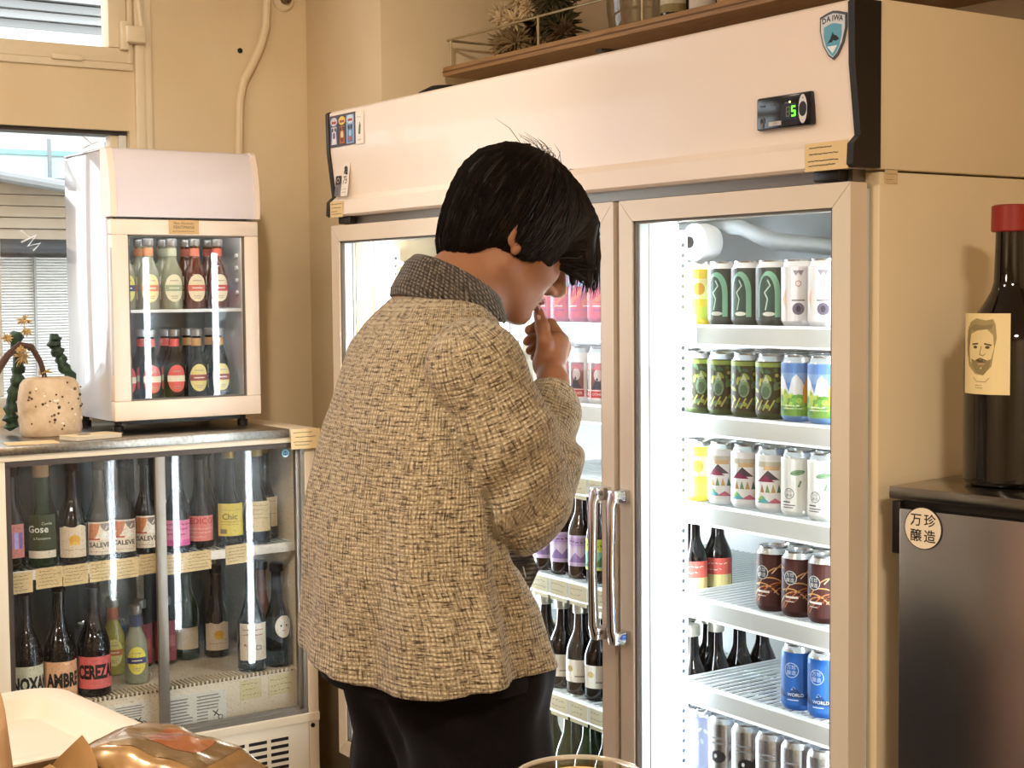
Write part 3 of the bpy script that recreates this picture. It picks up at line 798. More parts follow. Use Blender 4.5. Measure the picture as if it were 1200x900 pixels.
for k in (-1, 0, 1):
    cx = k * .069
    p.rect(cx - .022, .086, cx + .022, .096, '#c9c4b2').rect(cx - .010, .080, cx + .02, .088, '#d8b58a')
    p.poly([(cx - .02, .062), (cx - .002, .080), (cx + .02, .062)], '#5b4a52').poly([(cx - .025, .058), (cx - .008, .070), (cx + .012, .058)], '#8d3550')
    for q in range(4): p.poly([(cx - .018 + q * .011, .038), (cx - .014 + q * .011, .054), (cx - .009 + q * .011, .038)], ['#b98a58', '#7c9a6a', '#c4a36a', '#5d7f6a'][q])
    p.poly([(cx - .026, .018), (cx - .012, .030), (cx + .004, .018)], '#5fa9ae').poly([(cx - .004, .018), (cx + .012, .028), (cx + .026, .018)], '#c5677c').poly([(cx - .026, .022), (cx - .014, .033), (cx - .006, .027)], '#8fbd5c')
can_proto('peaks', '#efeeee', p)
p = wrap(Print(), .011, .106, '#e7c94a'); wrap(p, .011, .035, '#c9d35a')
for k in (-1, 0, 1): p.rect(k * .069 - .02, .05, k * .069 + .02, .09, '#efe3a2').ell(k * .069, .07, .012, .012, '#d89a3e')
can_proto('lemon', '#e7c94a', p)
p = wrap(Print(), .011, .106, '#e6e6e2')
for k in (-1, 0, 1):
    cx = k * .069
    p.ell(cx + .012, .082, .014, .005, '#7f9f7c', 16, .15).line([(cx, .079), (cx + .025, .085)], .001, '#5b7a58').poly([(cx + .012, .056), (cx + .017, .068), (cx + .020, .066), (cx + .016, .055)], '#6f9070')
    p.rect(cx - .033, .05, cx - .029, .095, '#d9dc7a'); logo(p, cx - .004, .043, .0095, '#55585a')
    p.rect(cx - .018, .026, cx - .002, .0285, '#55585a').rect(cx - .018, .0205, cx + .008, .0225, '#6c6f70').rect(cx - .018, .016, cx + .004, .018, '#6c6f70')
can_proto('leaf', '#e6e6e2', p)
p = wrap(Print(), .011, .106, '#4a2420')
for i in range(26):
    x = rc_.uniform(-HC + .02, HC - .02); y = rc_.uniform(.02, .09); a = rc_.uniform(-.8, .8)
    pts = [(max(-HC, min(HC, x + (t - .5) * .05)), min(.105, max(.012, y + a * (t - .5) * .05 + .012 * math.sin(t * 3)))) for t in [q / 6 for q in range(7)]]
    p.line(pts, .0022, rc_.choice(['#c2703a', '#d8a36a', '#7e2a22', '#191519', '#9a4a2a', '#e0c79a', '#5d6f7a', '#241a1c']))
for k in (-1, 0, 1):
    p.ell(k * .069 - .008, .074, .0125, .0125, '#3a4552'); logo(p, k * .069 - .008, .074, .0125, '#e8e6e0')
    p.rect(k * .069 - .018, .036, k * .069 + .008, .040, '#e8e6e0').rect(k * .069 - .018, .029, k * .069, .031, '#c8c4bc')
can_proto('swirl', '#4a2420', p)
p = wrap(Print(), .011, .098, '#2f6cc0')
for k in range(-3, 3):
    cx = k * .0345
    p.poly([(cx - .018, .024), (cx - .004, .046), (cx + .004, .040), (cx + .017, .024)], '#28497c').poly([(cx - .009, .0385), (cx - .004, .046), (cx + .001, .041)], '#c9d8e8')
for k in (-1, 0, 1):
    logo(p, k * .069 - .008, .076, .0135, '#d9e6f2')
    p.text('WORLD', k * .069, .030, .0085, '#f0f4f8', .02).rect(k * .069 - .016, .0195, k * .069 + .006, .0215, '#d9e6f2')
can_proto('blue', '#2f6cc0', p)
p = Print()
for k in (-1, 0, 1):
    p.ell(k * .069, .045, .016, .012, '#26242a').ell(k * .069 - .005, .046, .003, .004, '#e8e8e8').rect(k * .069 - .02, .07, k * .069 + .016, .073, '#7f8488').rect(k * .069 - .02, .08, k * .069 + .01, .083, '#8d9296')
can_proto('silver', '#b9bdc0', p, .28, .8)
p = wrap(Print(), .011, .104, '#9aa0bc')
for i in range(30): p.ell(rc_.uniform(-HC + .01, HC - .01), rc_.uniform(.02, .095), .006, .003, rc_.choice(['#7478a8', '#bcc0d4', '#8d86b4', '#d5d6e0']), 8, rc_.uniform(0, 3))
can_proto('violet', '#9aa0bc', p)
p = wrap(Print(), .011, .106, '#d1476a'); wrap(p, .078, .106, '#8fb0d8')
for k in range(-3, 3):
    cx = k * .0345
    p.poly([(cx - .017, .06), (cx + .017, .09), (cx + .017, .104), (cx - .017, .08)], '#b06ab0').poly([(cx - .017, .03), (cx + .017, .062), (cx + .017, .074), (cx - .017, .046)], '#e0705a')
    p.rect(cx - .014, .034, cx + .006, .037, '#f4e6ee').rect(cx - .014, .025, cx + .010, .028, '#a03a90')
for k in (-1, 0, 1): p.ring(k * .069 - .006, .083, .0105, .0016, '#b02838').ring(k * .069 - .006, .065, .009, .0016, '#b02838')
can_proto('sunset', '#c75a7c', p)
p = wrap(Print(), .011, .106, '#f0ecec')
for k in range(-2, 3):
    cx = k * .0415
    p.rect(cx - .017, .03, cx + .017, .088, '#8c5a5c').ell(cx, .062, .010, .013, '#d3c0c0').poly([(cx - .016, .032), (cx - .002, .058), (cx + .012, .032)], '#3e4652').poly([(cx - .016, .075), (cx + .004, .087), (cx + .016, .08), (cx + .012, .07)], '#c0404a')
    p.rect(cx - .018, .013, cx + .018, .028, '#c63a44').text('OTHER', cx, .0205, .009, '#f4dcdc', .01)
can_proto('photo', '#f0ecec', p)
p = wrap(Print(), .011, .106, '#a8b84a'); wrap(p, .055, .085, '#d8764a')
can_proto('orange', '#a8b84a', p)
p = wrap(Print(), .011, .106, '#8a6fc0'); wrap(p, .07, .106, '#d5d8e4')
can_proto('purple', '#8a6fc0', p)

RZC = math.radians(28)
def can_row(z, spec, rows, shelfname, y0=0.1275, turn=RZC):
    n = len(spec)
    for r_ in range(rows):
        for i, (key, x, desc) in enumerate(spec):
            pos = ORD[i] + ' from left'
            rowd = ['front row', 'second row', 'third row', 'fourth row'][r_]
            place_can(key, (x, y0 + r_ * .0675, z + .0002), turn + rc_.uniform(-.25, .25), f'{desc}, {shelfname}, {pos}, {rowd}', f'cans on {shelfname}')
XS = [1.2575 + .0675 * i for i in range(5)]
XS6 = [1.2225 + .0675 * i for i in range(6)]
T1 = 'right door top shelf'
can_row(B3[0], [('lemon', XS6[0], 'amber can')] + [('mint', XS6[i], 'grey can with mint arch') for i in (1, 2, 3)] + [('pale', XS6[i], 'pale can with violet emblem') for i in (4, 5)], 2, T1)
can_row(B3[1], [('jungle', XS6[i], 'dark green leafy can') for i in (0, 1, 2, 3)] + [('meadow', XS6[i], 'blue-sky and green meadow can') for i in (4, 5)], 4, 'right door second shelf')
can_row(B3[2], [('lemon', XS6[0], 'yellow can')] + [('peaks', XS6[i], 'white can with maroon peaks') for i in (1, 2, 3)] + [('leaf', XS6[i], 'white can with green leaf') for i in (4, 5)], 4, 'right door third shelf')
can_row(B3[3], [('swirl', XS6[i] + .002, 'dark red swirl can') for i in (3, 4, 5)], 2, 'right door fourth shelf')
can_row(B3[4], [('blue', XS6[i] + .002, 'blue mountain can') for i in (4, 5)], 2, 'right door fifth shelf')
can_row(B3[5], [('violet', XS6[0], 'pale violet can')] + [('silver', XS6[i], 'silver can') for i in (1, 2, 3, 4, 5)], 3, 'right door lowest shelf')
XM = [0.70 + .0675 * i for i in range(7)]
can_row(B2[0], [('sunset', XM[i], 'pink and purple can') for i in range(7)], 2, 'middle door top shelf')
can_row(B2[1], [('photo', XM[i], 'red and white can') for i in range(7)], 2, 'middle door second shelf')
can_row(B1[0], [('orange', 0.085, 'green and orange can'), ('purple', 0.1525, 'purple and white can'), ('orange', 0.22, 'green and orange can')], 2, 'left door top shelf', 0.1275)

# beer bottles behind the middle door
def lab(w, h, c, extra=None):
    p = Print().rect(-w / 2, 0, w / 2, h, c)
    if extra: extra(p)
    return p
def ale(c1, c2, c3):
    def f(p):
        p.rect(-.027, .045, .027, .062, c1).rect(-.027, .006, .027, .04, c2).poly([(-.022, .008), (-.004, .03), (.01, .018), (.024, .034), (.024, .008)], c3)
        p.scribble(-.022, .047, .022, .060, 1, '#3a3a30', .002, random.Random(5))
    return f
CAPS = mat('crown_cap', '#b9b4a4', 0.35, 0.7)
bottle_proto('ale_green', .215, .030, .0125, .06, .055, BROWNG, CAPS, lab(.058, .068, '#dfe07a', ale('#c9d84e', '#8fc6b8', '#5c7f4a')), .03)
bottle_proto('ale_violet', .215, .030, .0125, .06, .055, BROWNG, CAPS, lab(.058, .068, '#c9b8dc', ale('#b59ad2', '#d8c9e6', '#8d78b4')), .03)
bottle_proto('ale_yellow', .215, .030, .0125, .06, .055, BLACKG, CAPS, lab(.058, .068, '#dcc84e', ale('#b7c84a', '#a8703a', '#5a3a26')), .03)
bottle_proto('ale_red', .185, .030, .0125, .055, .05, BLACKG, CAPS, lab(.075, .060, '#c9564a', lambda p: p.rect(-.0375, 0, .0375, .026, '#d9c98a').scribble(-.025, .03, .025, .055, 2, '#f0d8cc', .0016, random.Random(6))), .022)
bottle_proto('dark_plain', .205, .031, .013, .055, .055, BLACKG, CAPS)
bottle_proto('white_lab', .20, .033, .0135, .05, .06, BLACKG, CAPS, lab(.062, .05, '#ebe6da', lambda p: p.ell(-.012, .03, .008, .007, '#c9b27a').rect(.0, .012, .026, .015, '#8d8478')), .03)
bottle_proto('green_wine', .215, .034, .0135, .06, .07, GREENG, CAPS)
XB = [0.69 + .066 * i for i in range(8)]
ks = ['ale_violet', 'ale_violet', 'ale_violet', 'ale_green', 'ale_green', 'ale_yellow', 'ale_red', 'ale_red']
ds = {'ale_violet': 'brown bottle with violet label', 'ale_green': 'brown bottle with yellow-green picture label', 'ale_yellow': 'dark bottle with yellow and brown label', 'ale_red': 'dark bottle with red and cream label'}
G4 = 'middle door fourth shelf'
for r_ in range(2):
    for i, k in enumerate(ks):
        if i < 7: place_bottle(k, 'beer_bottle', (XB[i], .127 + r_ * .068, B2[3] + .0002), RZC + .1 * (i % 3 - 1), f'{ds[k]}, {G4}, {ORD[i]} from left, {["front", "second"][r_]} row', group='bottles on ' + G4)
G5 = 'middle door fifth shelf'
for r_ in range(3):
    for i in range(7):
        k = 'white_lab' if i not in (6,) else 'dark_plain'
        place_bottle(k, 'beer_bottle', (0.68 + .0668 * i, .130 + r_ * .072, B2[4] + .0002), RZC + .2 * (i % 2), f'{"dark bottle with white label" if k == "white_lab" else "plain dark bottle"}, {G5}, {ORD[i]} from left, {["front", "second", "third"][r_]} row', group='bottles on ' + G5)
G6 = 'middle door lowest shelf'
for r_ in range(2):
    for i in range(7):
        place_bottle('green_wine', 'wine_bottle', (0.70 + .071 * i, .130 + r_ * .074, B2[5] + .0002), 0, f'green glass bottle, {G6}, {ORD[i]} from left, {["front", "second"][r_]} row', group='bottles on ' + G6)

for r_ in range(2):
    place_bottle('ale_red', 'beer_bottle', (1.1475, .172 + r_ * .066, B2[3] + .0002), RZC + .3, f'dark bottle with red and cream label, {G4}, rightmost column, {["front", "second"][r_]}', group='bottles on ' + G4)
for r_ in range(4):
    place_bottle('dark_plain', 'beer_bottle', (1.1475, .168 + r_ * .066, B2[4] + .0002), 0, f'plain dark bottle, {G5}, rightmost column, {ORD[r_]} from front', group='bottles on ' + G5)

# ------------------------------------------------------------------ low refrigerated showcase
CASEW = noise_mat('case_cream', [(0.3, '#e3d5bb'), (0.7, '#eadcc4')], scale=2, rough=0.4)
STEEL = noise_mat('brushed_steel', [(0.35, '#8d8880'), (0.65, '#a8a39a')], scale=3, rough=0.28, metal=1.0, stretch=(1, 40, 40), bump=0.03, bscale=30)
TRACK = mat('track_brown', '#4a4038', 0.45, 0.3)
ALUG = mat('slider_alu', '#8d877d', 0.35, 0.6)
CFOG = pane_mat('fogged_pane', (0.95, 0.96, 0.96), 0.9, 0.022, fog=('#a8b0b2', 0.20, 1.10))
CY0, CY1, CX0, CX1 = -0.905, -0.058, -0.655, -0.10
case = thing('glass_showcase', (-0.38, -0.48, 0), 'low cream refrigerated showcase with sliding glass doors and steel top', 'showcase')
MB().box(CX0, CX1, CY0, CY0 + .038, 0.05, 1.112, CASEW, bev=.003).build('side_panel', case)
MB().box(CX0, CX1, CY1 - .030, CY1, 0.05, 1.112, CASEW, bev=.003).build('side_panel', case)
MB().box(CX0, CX0 + .03, CY0 + .038, CY1 - .03, 0.05, 1.112, mat('case_back', '#4e5355', .45)).build('back_panel', case)
MB().box(CX0, CX1 + .002, CY0 - .004, CY1 + .004, 1.112, 1.127, CASEW, bev=.002).build('top_frame', case)
ct = MB(); ct.box(CX0 - .012, CX1 + .012, CY0 - .01, CY1 - .078, 1.127, 1.149, STEEL, bev=.003)
ct.box(CX0 - .012, CX1 + .004, CY1 - .078, CY1 + .006, 1.127, 1.147, CASEW, bev=.003)
ct.build('counter_top', case)
MB().box(CX0, CX1, CY0 + .038, CY1 - .03, 0.05, 0.365, CASEW, bev=.003).build('lower_panel', case)
MB().prism([(CX1 - .06, 0.365), (CX1 + .003, 0.365), (CX1 + .003, 0.385), (CX1 - .01, 0.392), (CX1 - .06, 0.392)], 'y', CY0 + .038, CY1 - .0, CASEW).build('sill', case)
vt = MB()
for (y0, y1) in ((-0.325, -0.275), (-0.263, -0.212), (-0.200, -0.150)):
    for k in range(7): vt.box(CX1 - .004, CX1 + .0012, y0, y1, 0.215 + k * .0185, 0.2235 + k * .0185, BLACKP)
vt.build('vent_slots', case)
MB().lathe([(.006, 0), (.006, .003)], BLACKP, 12, mx=Matrix.Translation((CX1, -0.078, 0.353)) @ Matrix.Rotation(PI / 2, 4, 'Y')).build('screw', case)
for y in (CY0 + .05, CY1 - .06):
    for x in (CX0 + .05, CX1 - .06): MB().lathe([(.02, 0), (.02, .02), (.013, .02), (.013, .055)], BLACKP, 12, c=(x, y, 0)).build('foot', case)
tk = MB()
tk.box(CX1 - .045, CX1 - .004, CY0 + .038, CY1 - .03, 1.098, 1.112, TRACK).box(CX1 - .045, CX1 - .002, CY0 + .038, CY1 - .03, 0.386, 0.400, ALUG)
tk.box(CX1 - .045, CX1 - .004, CY0 + .038, CY0 + .050, 0.40, 1.10, TRACK).box(CX1 - .045, CX1 - .004, CY1 - .042, CY1 - .03, 0.40, 1.10, ALUG)
tk.build('door_track', case)
def slider(y0, y1, x, stile0, stile1):
    d = MB()
    d.box(x - .006, x + .006, y0, y0 + stile0, 0.398, 1.10, ALUG, bev=.001).box(x - .006, x + .006, y1 - stile1, y1, 0.398, 1.10, ALUG, bev=.001)
    d.box(x - .006, x + .006, y0, y1, 0.398, 0.408, ALUG)
    o = d.build('sliding_door', case)
    MB().box(x - .002, x + .002, y0 + stile0, y1 - stile1, 0.408, 1.10, CFOG).build('glass_pane', o)
    return o
slider(-0.855, -0.467, CX1 - .031, .006, .022)
sd_ = slider(-0.497, -0.100, CX1 - .013, .026, .012)
rs = MB().lathe([(.0125, 0), (.0125, .0006)], ink('#16242c', .4), 24, mx=Matrix.Translation((CX1 - .0108, -0.139, 1.083)) @ Matrix.Rotation(PI / 2, 4, 'Y')).build('round_sticker', sd_)
p = Print().ell(0, 0, .0105, .0105, '#6fb4d4').ring(0, .001, .005, .0022, '#12202c', 16).poly([(-.008, -.005), (.008, -.005), (.004, -.0095), (-.004, -.0095)], '#dfeef4').rect(-.001, -.004, .001, .008, '#12202c')
p.build('sticker_print', rs, flat_map((CX1 - .0101, -0.139, 1.083), (0, 1, 0), (0, 0, 1)))
# interior
MB().box(CX0 + .03, CX1 - .055, CY0 + .038, CY1 - .03, 0.365, 0.495, CASEW, bev=.002).build('inner_floor', case)
gr = MB()
for i in range(64):
    y = -0.85 + i * .0118
    gr.box(CX1 - .115, CX1 - .052, y, y + .0055, 0.494, 0.503, CASEW)
gr.build('air_grille', case)
MB().box(CX1 - .118, CX1 - .053, -0.86, -0.10, 0.4945, 0.4965, mat('grille_slot', '#6b5f4f', .7)).build('grille_slot', case)
MB().box(CX1 - .4, CX1 - .1, -0.60, -0.595, 0.4945, 0.4962, ALUG).build('floor_seam', case)
SHZ = 0.840
rl = MB(); rl.box(CX1 - .052, CX1 - .0445, CY0 + .04, CY1 - .032, SHZ - .022, SHZ + .002, mat('rail_white', '#efe9dc', .4), bev=.001)
csh = rl.build('shelf', case)
sg = MB()
for i in range(40): sg.box(CX0 + .05, CX1 - .052, -0.86 + i * .0195, -0.857 + i * .0195, SHZ - .005, SHZ - .001, WIRE)
sg.box(CX0 + .05, CX1 - .052, CY0 + .04, CY0 + .046, SHZ - .02, SHZ - .001, WIRE).box(CX0 + .05, CX1 - .052, CY1 - .04, CY1 - .034, SHZ - .02, SHZ - .001, WIRE)
for x in (CX0 + .06, CX0 + .25): sg.box(x, x + .006, CY0 + .04, CY1 - .034, SHZ - .011, SHZ - .005, WIRE)
sg.build('wire_rack', csh)
for y in (-0.36, -0.14):
    MB().box(CX0 + .030, CX0 + .034, y, y + .02, 0.51, 1.09, LINER).build('shelf_standard', case)
MB().lathe([(0.005, -0.36), (0.005, 0.36)], LED2 if 'LED2' in globals() else mat('case_led', '#ffffff', .4, emit='#f4f8ff', estr=1.2), 10, mx=Matrix.Translation((CX1 - .052, -0.48, 1.1055)) @ Matrix.Rotation(PI / 2, 4, 'X')).build('led_tube', case)
rt = random.Random(9)
tagspec = [(-0.826, .058, -.026), (-0.757, .064, -.020), (-0.692, .062, -.020), (-0.626, .064, -.018), (-0.562, .060, -.018), (-0.508, .044, -.014), (-0.437, .062, -.022), (-0.372, .068, -.020), (-0.268, .060, -.014)]
for (y, w_, dz) in tagspec: price_tag(csh, (CX1 - .0438, y, SHZ + dz), (0, 1, .03), (0, 0, 1), w_, .050, rt, 5)
for (y, w_) in ((-0.230, .062), (-0.145, .070)): price_tag(case, (CX1 - .0545, y, 0.462), (0, 1, .02), (0, 0, 1), w_, .052, rt, 3, ink('#ddd0a0', .8))
for (y, w_, h_) in ((-0.60, .19, .075), (-0.385, .17, .095)):
    s = paper_sign(case, (CX1 - .0548, y, 0.44 if h_ < .09 else 0.428), (0, 1, 0), (0, 0, 1), w_, h_, [], 'notice_sticker', '#e9e4d8')
    p = Print(); rr = random.Random(4)
    for xa, xb in ((-w_ * .46, -w_ * .04), (w_ * .02, w_ * .46)):
        for j in range(9):
            yy = h_ * .36 - j * h_ * .088
            if xa > 0 and j > 4: xb2 = xa + (xb - xa) * .4
            else: xb2 = xa + (xb - xa) * rr.uniform(.75, 1)
            p.rect(xa, yy, xb2, yy + h_ * .035, '#8f8b84')
    p.line([(w_ * .30, -h_ * .2), (w_ * .36, -h_ * .05)], .003, '#3a3836').line([(w_ * .28, -h_ * .06), (w_ * .38, -h_ * .22)], .003, '#3a3836').ring(w_ * .40, -h_ * .26, .006, .002, '#3a3836', 10)
    p.build('notice_print', s, flat_map((CX1 - .0538, y, 0.44 if h_ < .09 else 0.428), (0, 1, 0), (0, 0, 1)))
paper_sign(case, (CX1 + .0135, -0.092, 1.121), (0, 1, 0), (0, 0, 1), .084, .052, SGN, 'paper_sign', '#e6cc9a')

# bottles in the showcase
RX = PI / 2 - 0.30   # labels look out through the glass towards the room
FOILK = mat('foil_dark', '#241a16', .35, .4); FOILG = mat('foil_gold', '#b99a4e', .3, .7); CORK = mat('cork', '#c49a68', .8)
bottle_proto('pinkblue', .245, .032, .013, .08, .06, BLACKG, FOILK, lab(.07, .082, '#d98a80', lambda p: [p.rect(-.026, .022, -.012, .062, '#5a4fd8'), p.rect(-.008, .022, .002, .062, '#8f86e6'), p.rect(.006, .022, .016, .062, '#b9b2ee'), p.rect(.019, .022, .027, .062, '#7a70dc')]), .03)
bottle_proto('gose', .250, .036, .015, .09, .08, GREENG, CORK, lab(.076, .085, '#3b4327', lambda p: [p.text('Gose', -.010, .050, .024, '#eef0e4', .015, 1.0), p.text('Cuvée', .012, .064, .010, '#dfe4cc'), p.text('à l\'ancienne', 0, .028, .009, '#dfe4cc'), p.rect(-.038, -.02, .038, -.002, '#e3d9c4')]), .045, cap_h=.03, band=(.03, .10, mat('foil_green', '#20361c', .4)))
bottle_proto('creamgold', .25, .035, .014, .08, .075, BLACKG, FOILK, lab(.074, .074, '#e4d2b8', lambda p: [p.poly([(-.037, .07), (-.02, .078), (0, .072), (.018, .08), (.037, .074), (.037, .066), (-.037, .066)], '#e4d2b8'), p.ell(.004, .044, .014, .011, '#dca83e'), p.rect(-.008, .03, .016, .038, '#e6bd5e'), p.scribble(-.03, .014, .03, .024, 1, '#7a6a58', .0012, random.Random(2))]), .02)
def saleve(p):
    p.rect(-.031, .036, .031, .080, '#efe2cc').poly([(-.029, .040), (-.026, .078), (.002, .078), (-.004, .055), (-.014, .040)], '#d98a5e').poly([(.0, .078), (.029, .078), (.029, .060), (.014, .058), (.006, .066)], '#8d7f74')
    p.poly([(.004, .040), (.010, .060), (.018, .056), (.024, .040)], '#f6f0e6').line([(-.01, .042), (.008, .052), (.02, .070)], .003, '#f2e8da').rect(-.029, .037, .0, .041, '#c2553e')
    p.text('SALEVE', 0, .024, .0165, '#2b2420', .025)
    p.scribble(-.026, .004, .026, .012, 1, '#7a6a58', .001, random.Random(3))
bottle_proto('saleve', .248, .0315, .013, .085, .07, BLACKG, FOILK, lab(.064, .082, '#eadcc6', saleve), .018)
bottle_proto('magenta', .25, .034, .0135, .09, .09, BLACKG, FOILK, lab(.078, .062, '#e27aa2', lambda p: [p.scribble(-.034, .02, .034, .058, 3, '#a8245e', .003, random.Random(8)), p.rect(-.039, -.004, .039, .012, '#d84a8e')]), .022)
bottle_proto('coral', .25, .034, .0135, .09, .09, BLACKG, FOILK, lab(.078, .066, '#e4827a', lambda p: [p.text('EDICO', 0, .052, .022, '#c43a3a', .02), p.scribble(-.034, .006, .034, .038, 3, '#f2c2b8', .002, random.Random(8))]), .02)
bottle_proto('chicyellow', .252, .036, .0135, .09, .09, BLACKG, FOILG, lab(.078, .085, '#e4cf5a', lambda p: [p.text('Chic', -.004, .050, .022, '#3b3420', .01), p.scribble(-.03, .026, .03, .042, 2, '#7a6c2e', .0012, random.Random(8)), p.scribble(-.03, .062, .03, .075, 1, '#6a5c2e', .001, random.Random(8)), p.rect(-.03, .006, -.012, .018, '#7a6a3a')]), .03)
bottle_proto('parchment', .252, .036, .0135, .09, .09, BLACKG, FOILG, lab(.078, .080, '#e6d2a8', lambda p: [p.scribble(-.033, .03, .033, .075, 4, '#8a6a44', .0012, random.Random(12)), p.rect(-.03, .008, -.014, .02, '#a58a5e')]), .035)
bottle_proto('noxam', .29, .040, .0145, .085, .09, BLACKG, FOILK, lab(.12, .100, '#e2e0c4', lambda p: p.text('NOXAN', .015, .054, .046, '#17140f', .05, .60)), .0)
bottle_proto('ambre', .29, .040, .0145, .085, .09, BLACKG, FOILK, lab(.12, .100, '#e9b48a', lambda p: p.text('AMBRE', .009, .052, .046, '#17140f', .05, .60)), .0)
bottle_proto('cerezas', .29, .0405, .0145, .085, .09, BLACKG, FOILK, lab(.12, .080, '#dc6a66', lambda p: p.text('CEREZAS', .006, .040, .046, '#17140f', .05, .54)), .022)
def oval(c1, c2, txt=None):
    def f(p):
        p.ell(0, .040, .0255, .036, c1, 28)
        p.rect(-.0262, .032, .0262, .048, c2)
        if txt: p.text(txt, 0, .040, .0095, '#fbf4e4', .02, .9)
        else: p.rect(-.014, .0385, .014, .0415, '#f3e8d6')
        p.rect(-.012, .058, .012, .0605, '#b9a58a').rect(-.010, .018, .010, .020, '#b9a58a').rect(-.008, .013, .008, .0148, '#b9a58a')
    return f
def oval_lab(c1, c2, txt=None):
    p = Print(); oval(c1, c2, txt)(p); return p
SCAP = mat('silver_cap', '#b8b9ba', .3, .8)
bottle_proto('lemonade', .20, .030, .0125, .05, .055, CLEARG, SCAP, oval_lab('#e9dd62', '#4a4a78'), .022, band=(.022, .055, ink('#3f4a66')))
bottle_proto('limeade', .20, .030, .0125, .05, .055, YELG, SCAP, oval_lab('#e3d98a', '#c9793e'), .022, band=(.022, .055, ink('#b8653e')))
bottle_proto('wineleaf', .292, .0385, .0145, .085, .10, BLACKG, FOILK, lab(.082, .098, '#e8dcc4', lambda p: [p.scribble(-.03, .062, .03, .088, 2, '#a84a34', .0022, random.Random(14)), p.scribble(-.03, .03, .012, .052, 1, '#b0503a', .003, random.Random(15)), p.text('alca', .006, .036, .028, '#4a4038', .0, .8)]), .032)
bottle_proto('rose', .275, .037, .0145, .085, .09, PINKG, FOILK)
bottle_proto('dot', .275, .036, .0145, .085, .09, BLACKG, FOILK, Print().ell(0, .075, .024, .030, '#f4f0e8', 26).ell(-.008, .078, .0025, .003, '#3a3a3a', 8).ell(.008, .078, .0025, .003, '#3a3a3a', 8).rect(-.005, .064, .005, .066, '#c0504a'), .035)
bottle_proto('redlab', .18, .031, .013, .05, .05, BLACKG, SCAP, lab(.09, .11, '#8d3a40', lambda p: p.rect(-.03, .04, .03, .07, '#a85a54')), .01)
bottle_proto('greenback', .29, .036, .0145, .085, .09, GREENG, FOILK, lab(.07, .06, '#d9c9a8'), .03)
GU = 'bottles on the upper shelf of the low showcase'
ups = [('pinkblue', -.170, -.8265, 'dark beer bottle with pink label and violet bars, leftmost in the low showcase'),
       ('gose', -.163, -.755, 'green corked bottle with dark olive label in the low showcase'),
       ('creamgold', -.155, -.682, 'dark bottle with wavy cream label and gold cup beside the green bottle'),
       ('saleve', -.160, -.6135, 'dark bottle with orange picture label, first of three alike in the low showcase'),
       ('saleve', -.163, -.548, 'dark bottle with orange picture label, middle of three alike in the low showcase'),
       ('saleve', -.190, -.480, 'dark bottle with orange picture label, last of three alike in the low showcase'),
       ('magenta', -.170, -.405, 'dark bottle with magenta label beside the showcase centre stile'),
       ('coral', -.195, -.330, 'dark bottle with coral red label in the low showcase'),
       ('chicyellow', -.170, -.258, 'dark bottle with bright yellow label in the low showcase'),
       ('parchment', -.165, -.182, 'dark wine bottle with parchment label, nearer the right end of the showcase'),
       ('parchment', -.225, -.132, 'dark wine bottle with parchment label, rightmost on the upper showcase shelf')]
for k, x, y, lb in ups: place_bottle(k, 'wine_bottle', (x - .034, y, SHZ + .0002), RX, lb, group=GU)
for i, y in enumerate((-.79, -.71, -.55, -.36, -.28)):
    place_bottle('parchment' if i % 2 else 'creamgold', 'wine_bottle', (-.31, y, SHZ + .0002), RX + PI, f'dark wine bottle in the back row of the upper showcase shelf, {ORD[i]} from left', group=GU)
GL = 'bottles on the floor of the low showcase'
FZ = 0.5032
lows = [('noxam', -.205, -.800, 'large dark bottle with pale green NOXAN label behind the white tray'),
        ('ambre', -.205, -.717, 'large dark bottle with orange AMBRE label behind the white tray'),
        ('cerezas', -.200, -.632, 'large dark bottle with red CEREZAS label behind the white tray'),
        ('wineleaf', -.195, -.205, 'large dark wine bottle with cream script label at the showcase floor')]
for k, x, y, lb in lows: place_bottle(k, 'wine_bottle', (x, y, FZ), RX, lb, group=GL)
place_bottle('lemonade', 'soda_bottle', (-.275, -.495, .497), RX, 'small cloudy lemonade bottle with yellow oval label and navy band', group=GL)
place_bottle('limeade', 'soda_bottle', (-.395, -.513, .497), RX, 'small yellow-green soda bottle with orange banded oval label', group=GL)
place_bottle('rose', 'wine_bottle', (-.285, -.135, .497), RX, 'pinkish glass bottle behind the white dot label bottle', group=GL)
place_bottle('dot', 'wine_bottle', (-.200, -.128, FZ), RX + .35, 'dark bottle with a white oval face label at the showcase right end', group=GL)
place_bottle('redlab', 'beer_bottle', (-.43, -.425, .497), RX, 'short dark bottle with maroon label, nearer the showcase centre stile', group=GL)
place_bottle('redlab', 'beer_bottle', (-.43, -.355, .497), RX, 'short dark bottle with maroon label, farther right of the centre stile', group=GL)
place_bottle('greenback', 'wine_bottle', (-.45, -.285, .497), RX, 'green glass bottle at the back of the showcase floor', group=GL)
place_bottle('creamgold', 'wine_bottle', (-.43, -.205, .497), RX, 'dark bottle with cream label at the back of the showcase floor', group=GL)
place_can('blue', (-.50, -.470, .497), RX, 'blue can at the back of the low showcase floor', GL)
place_can('violet', (-.505, -.545, .497), RX, 'pale violet can at the back of the low showcase floor', GL)

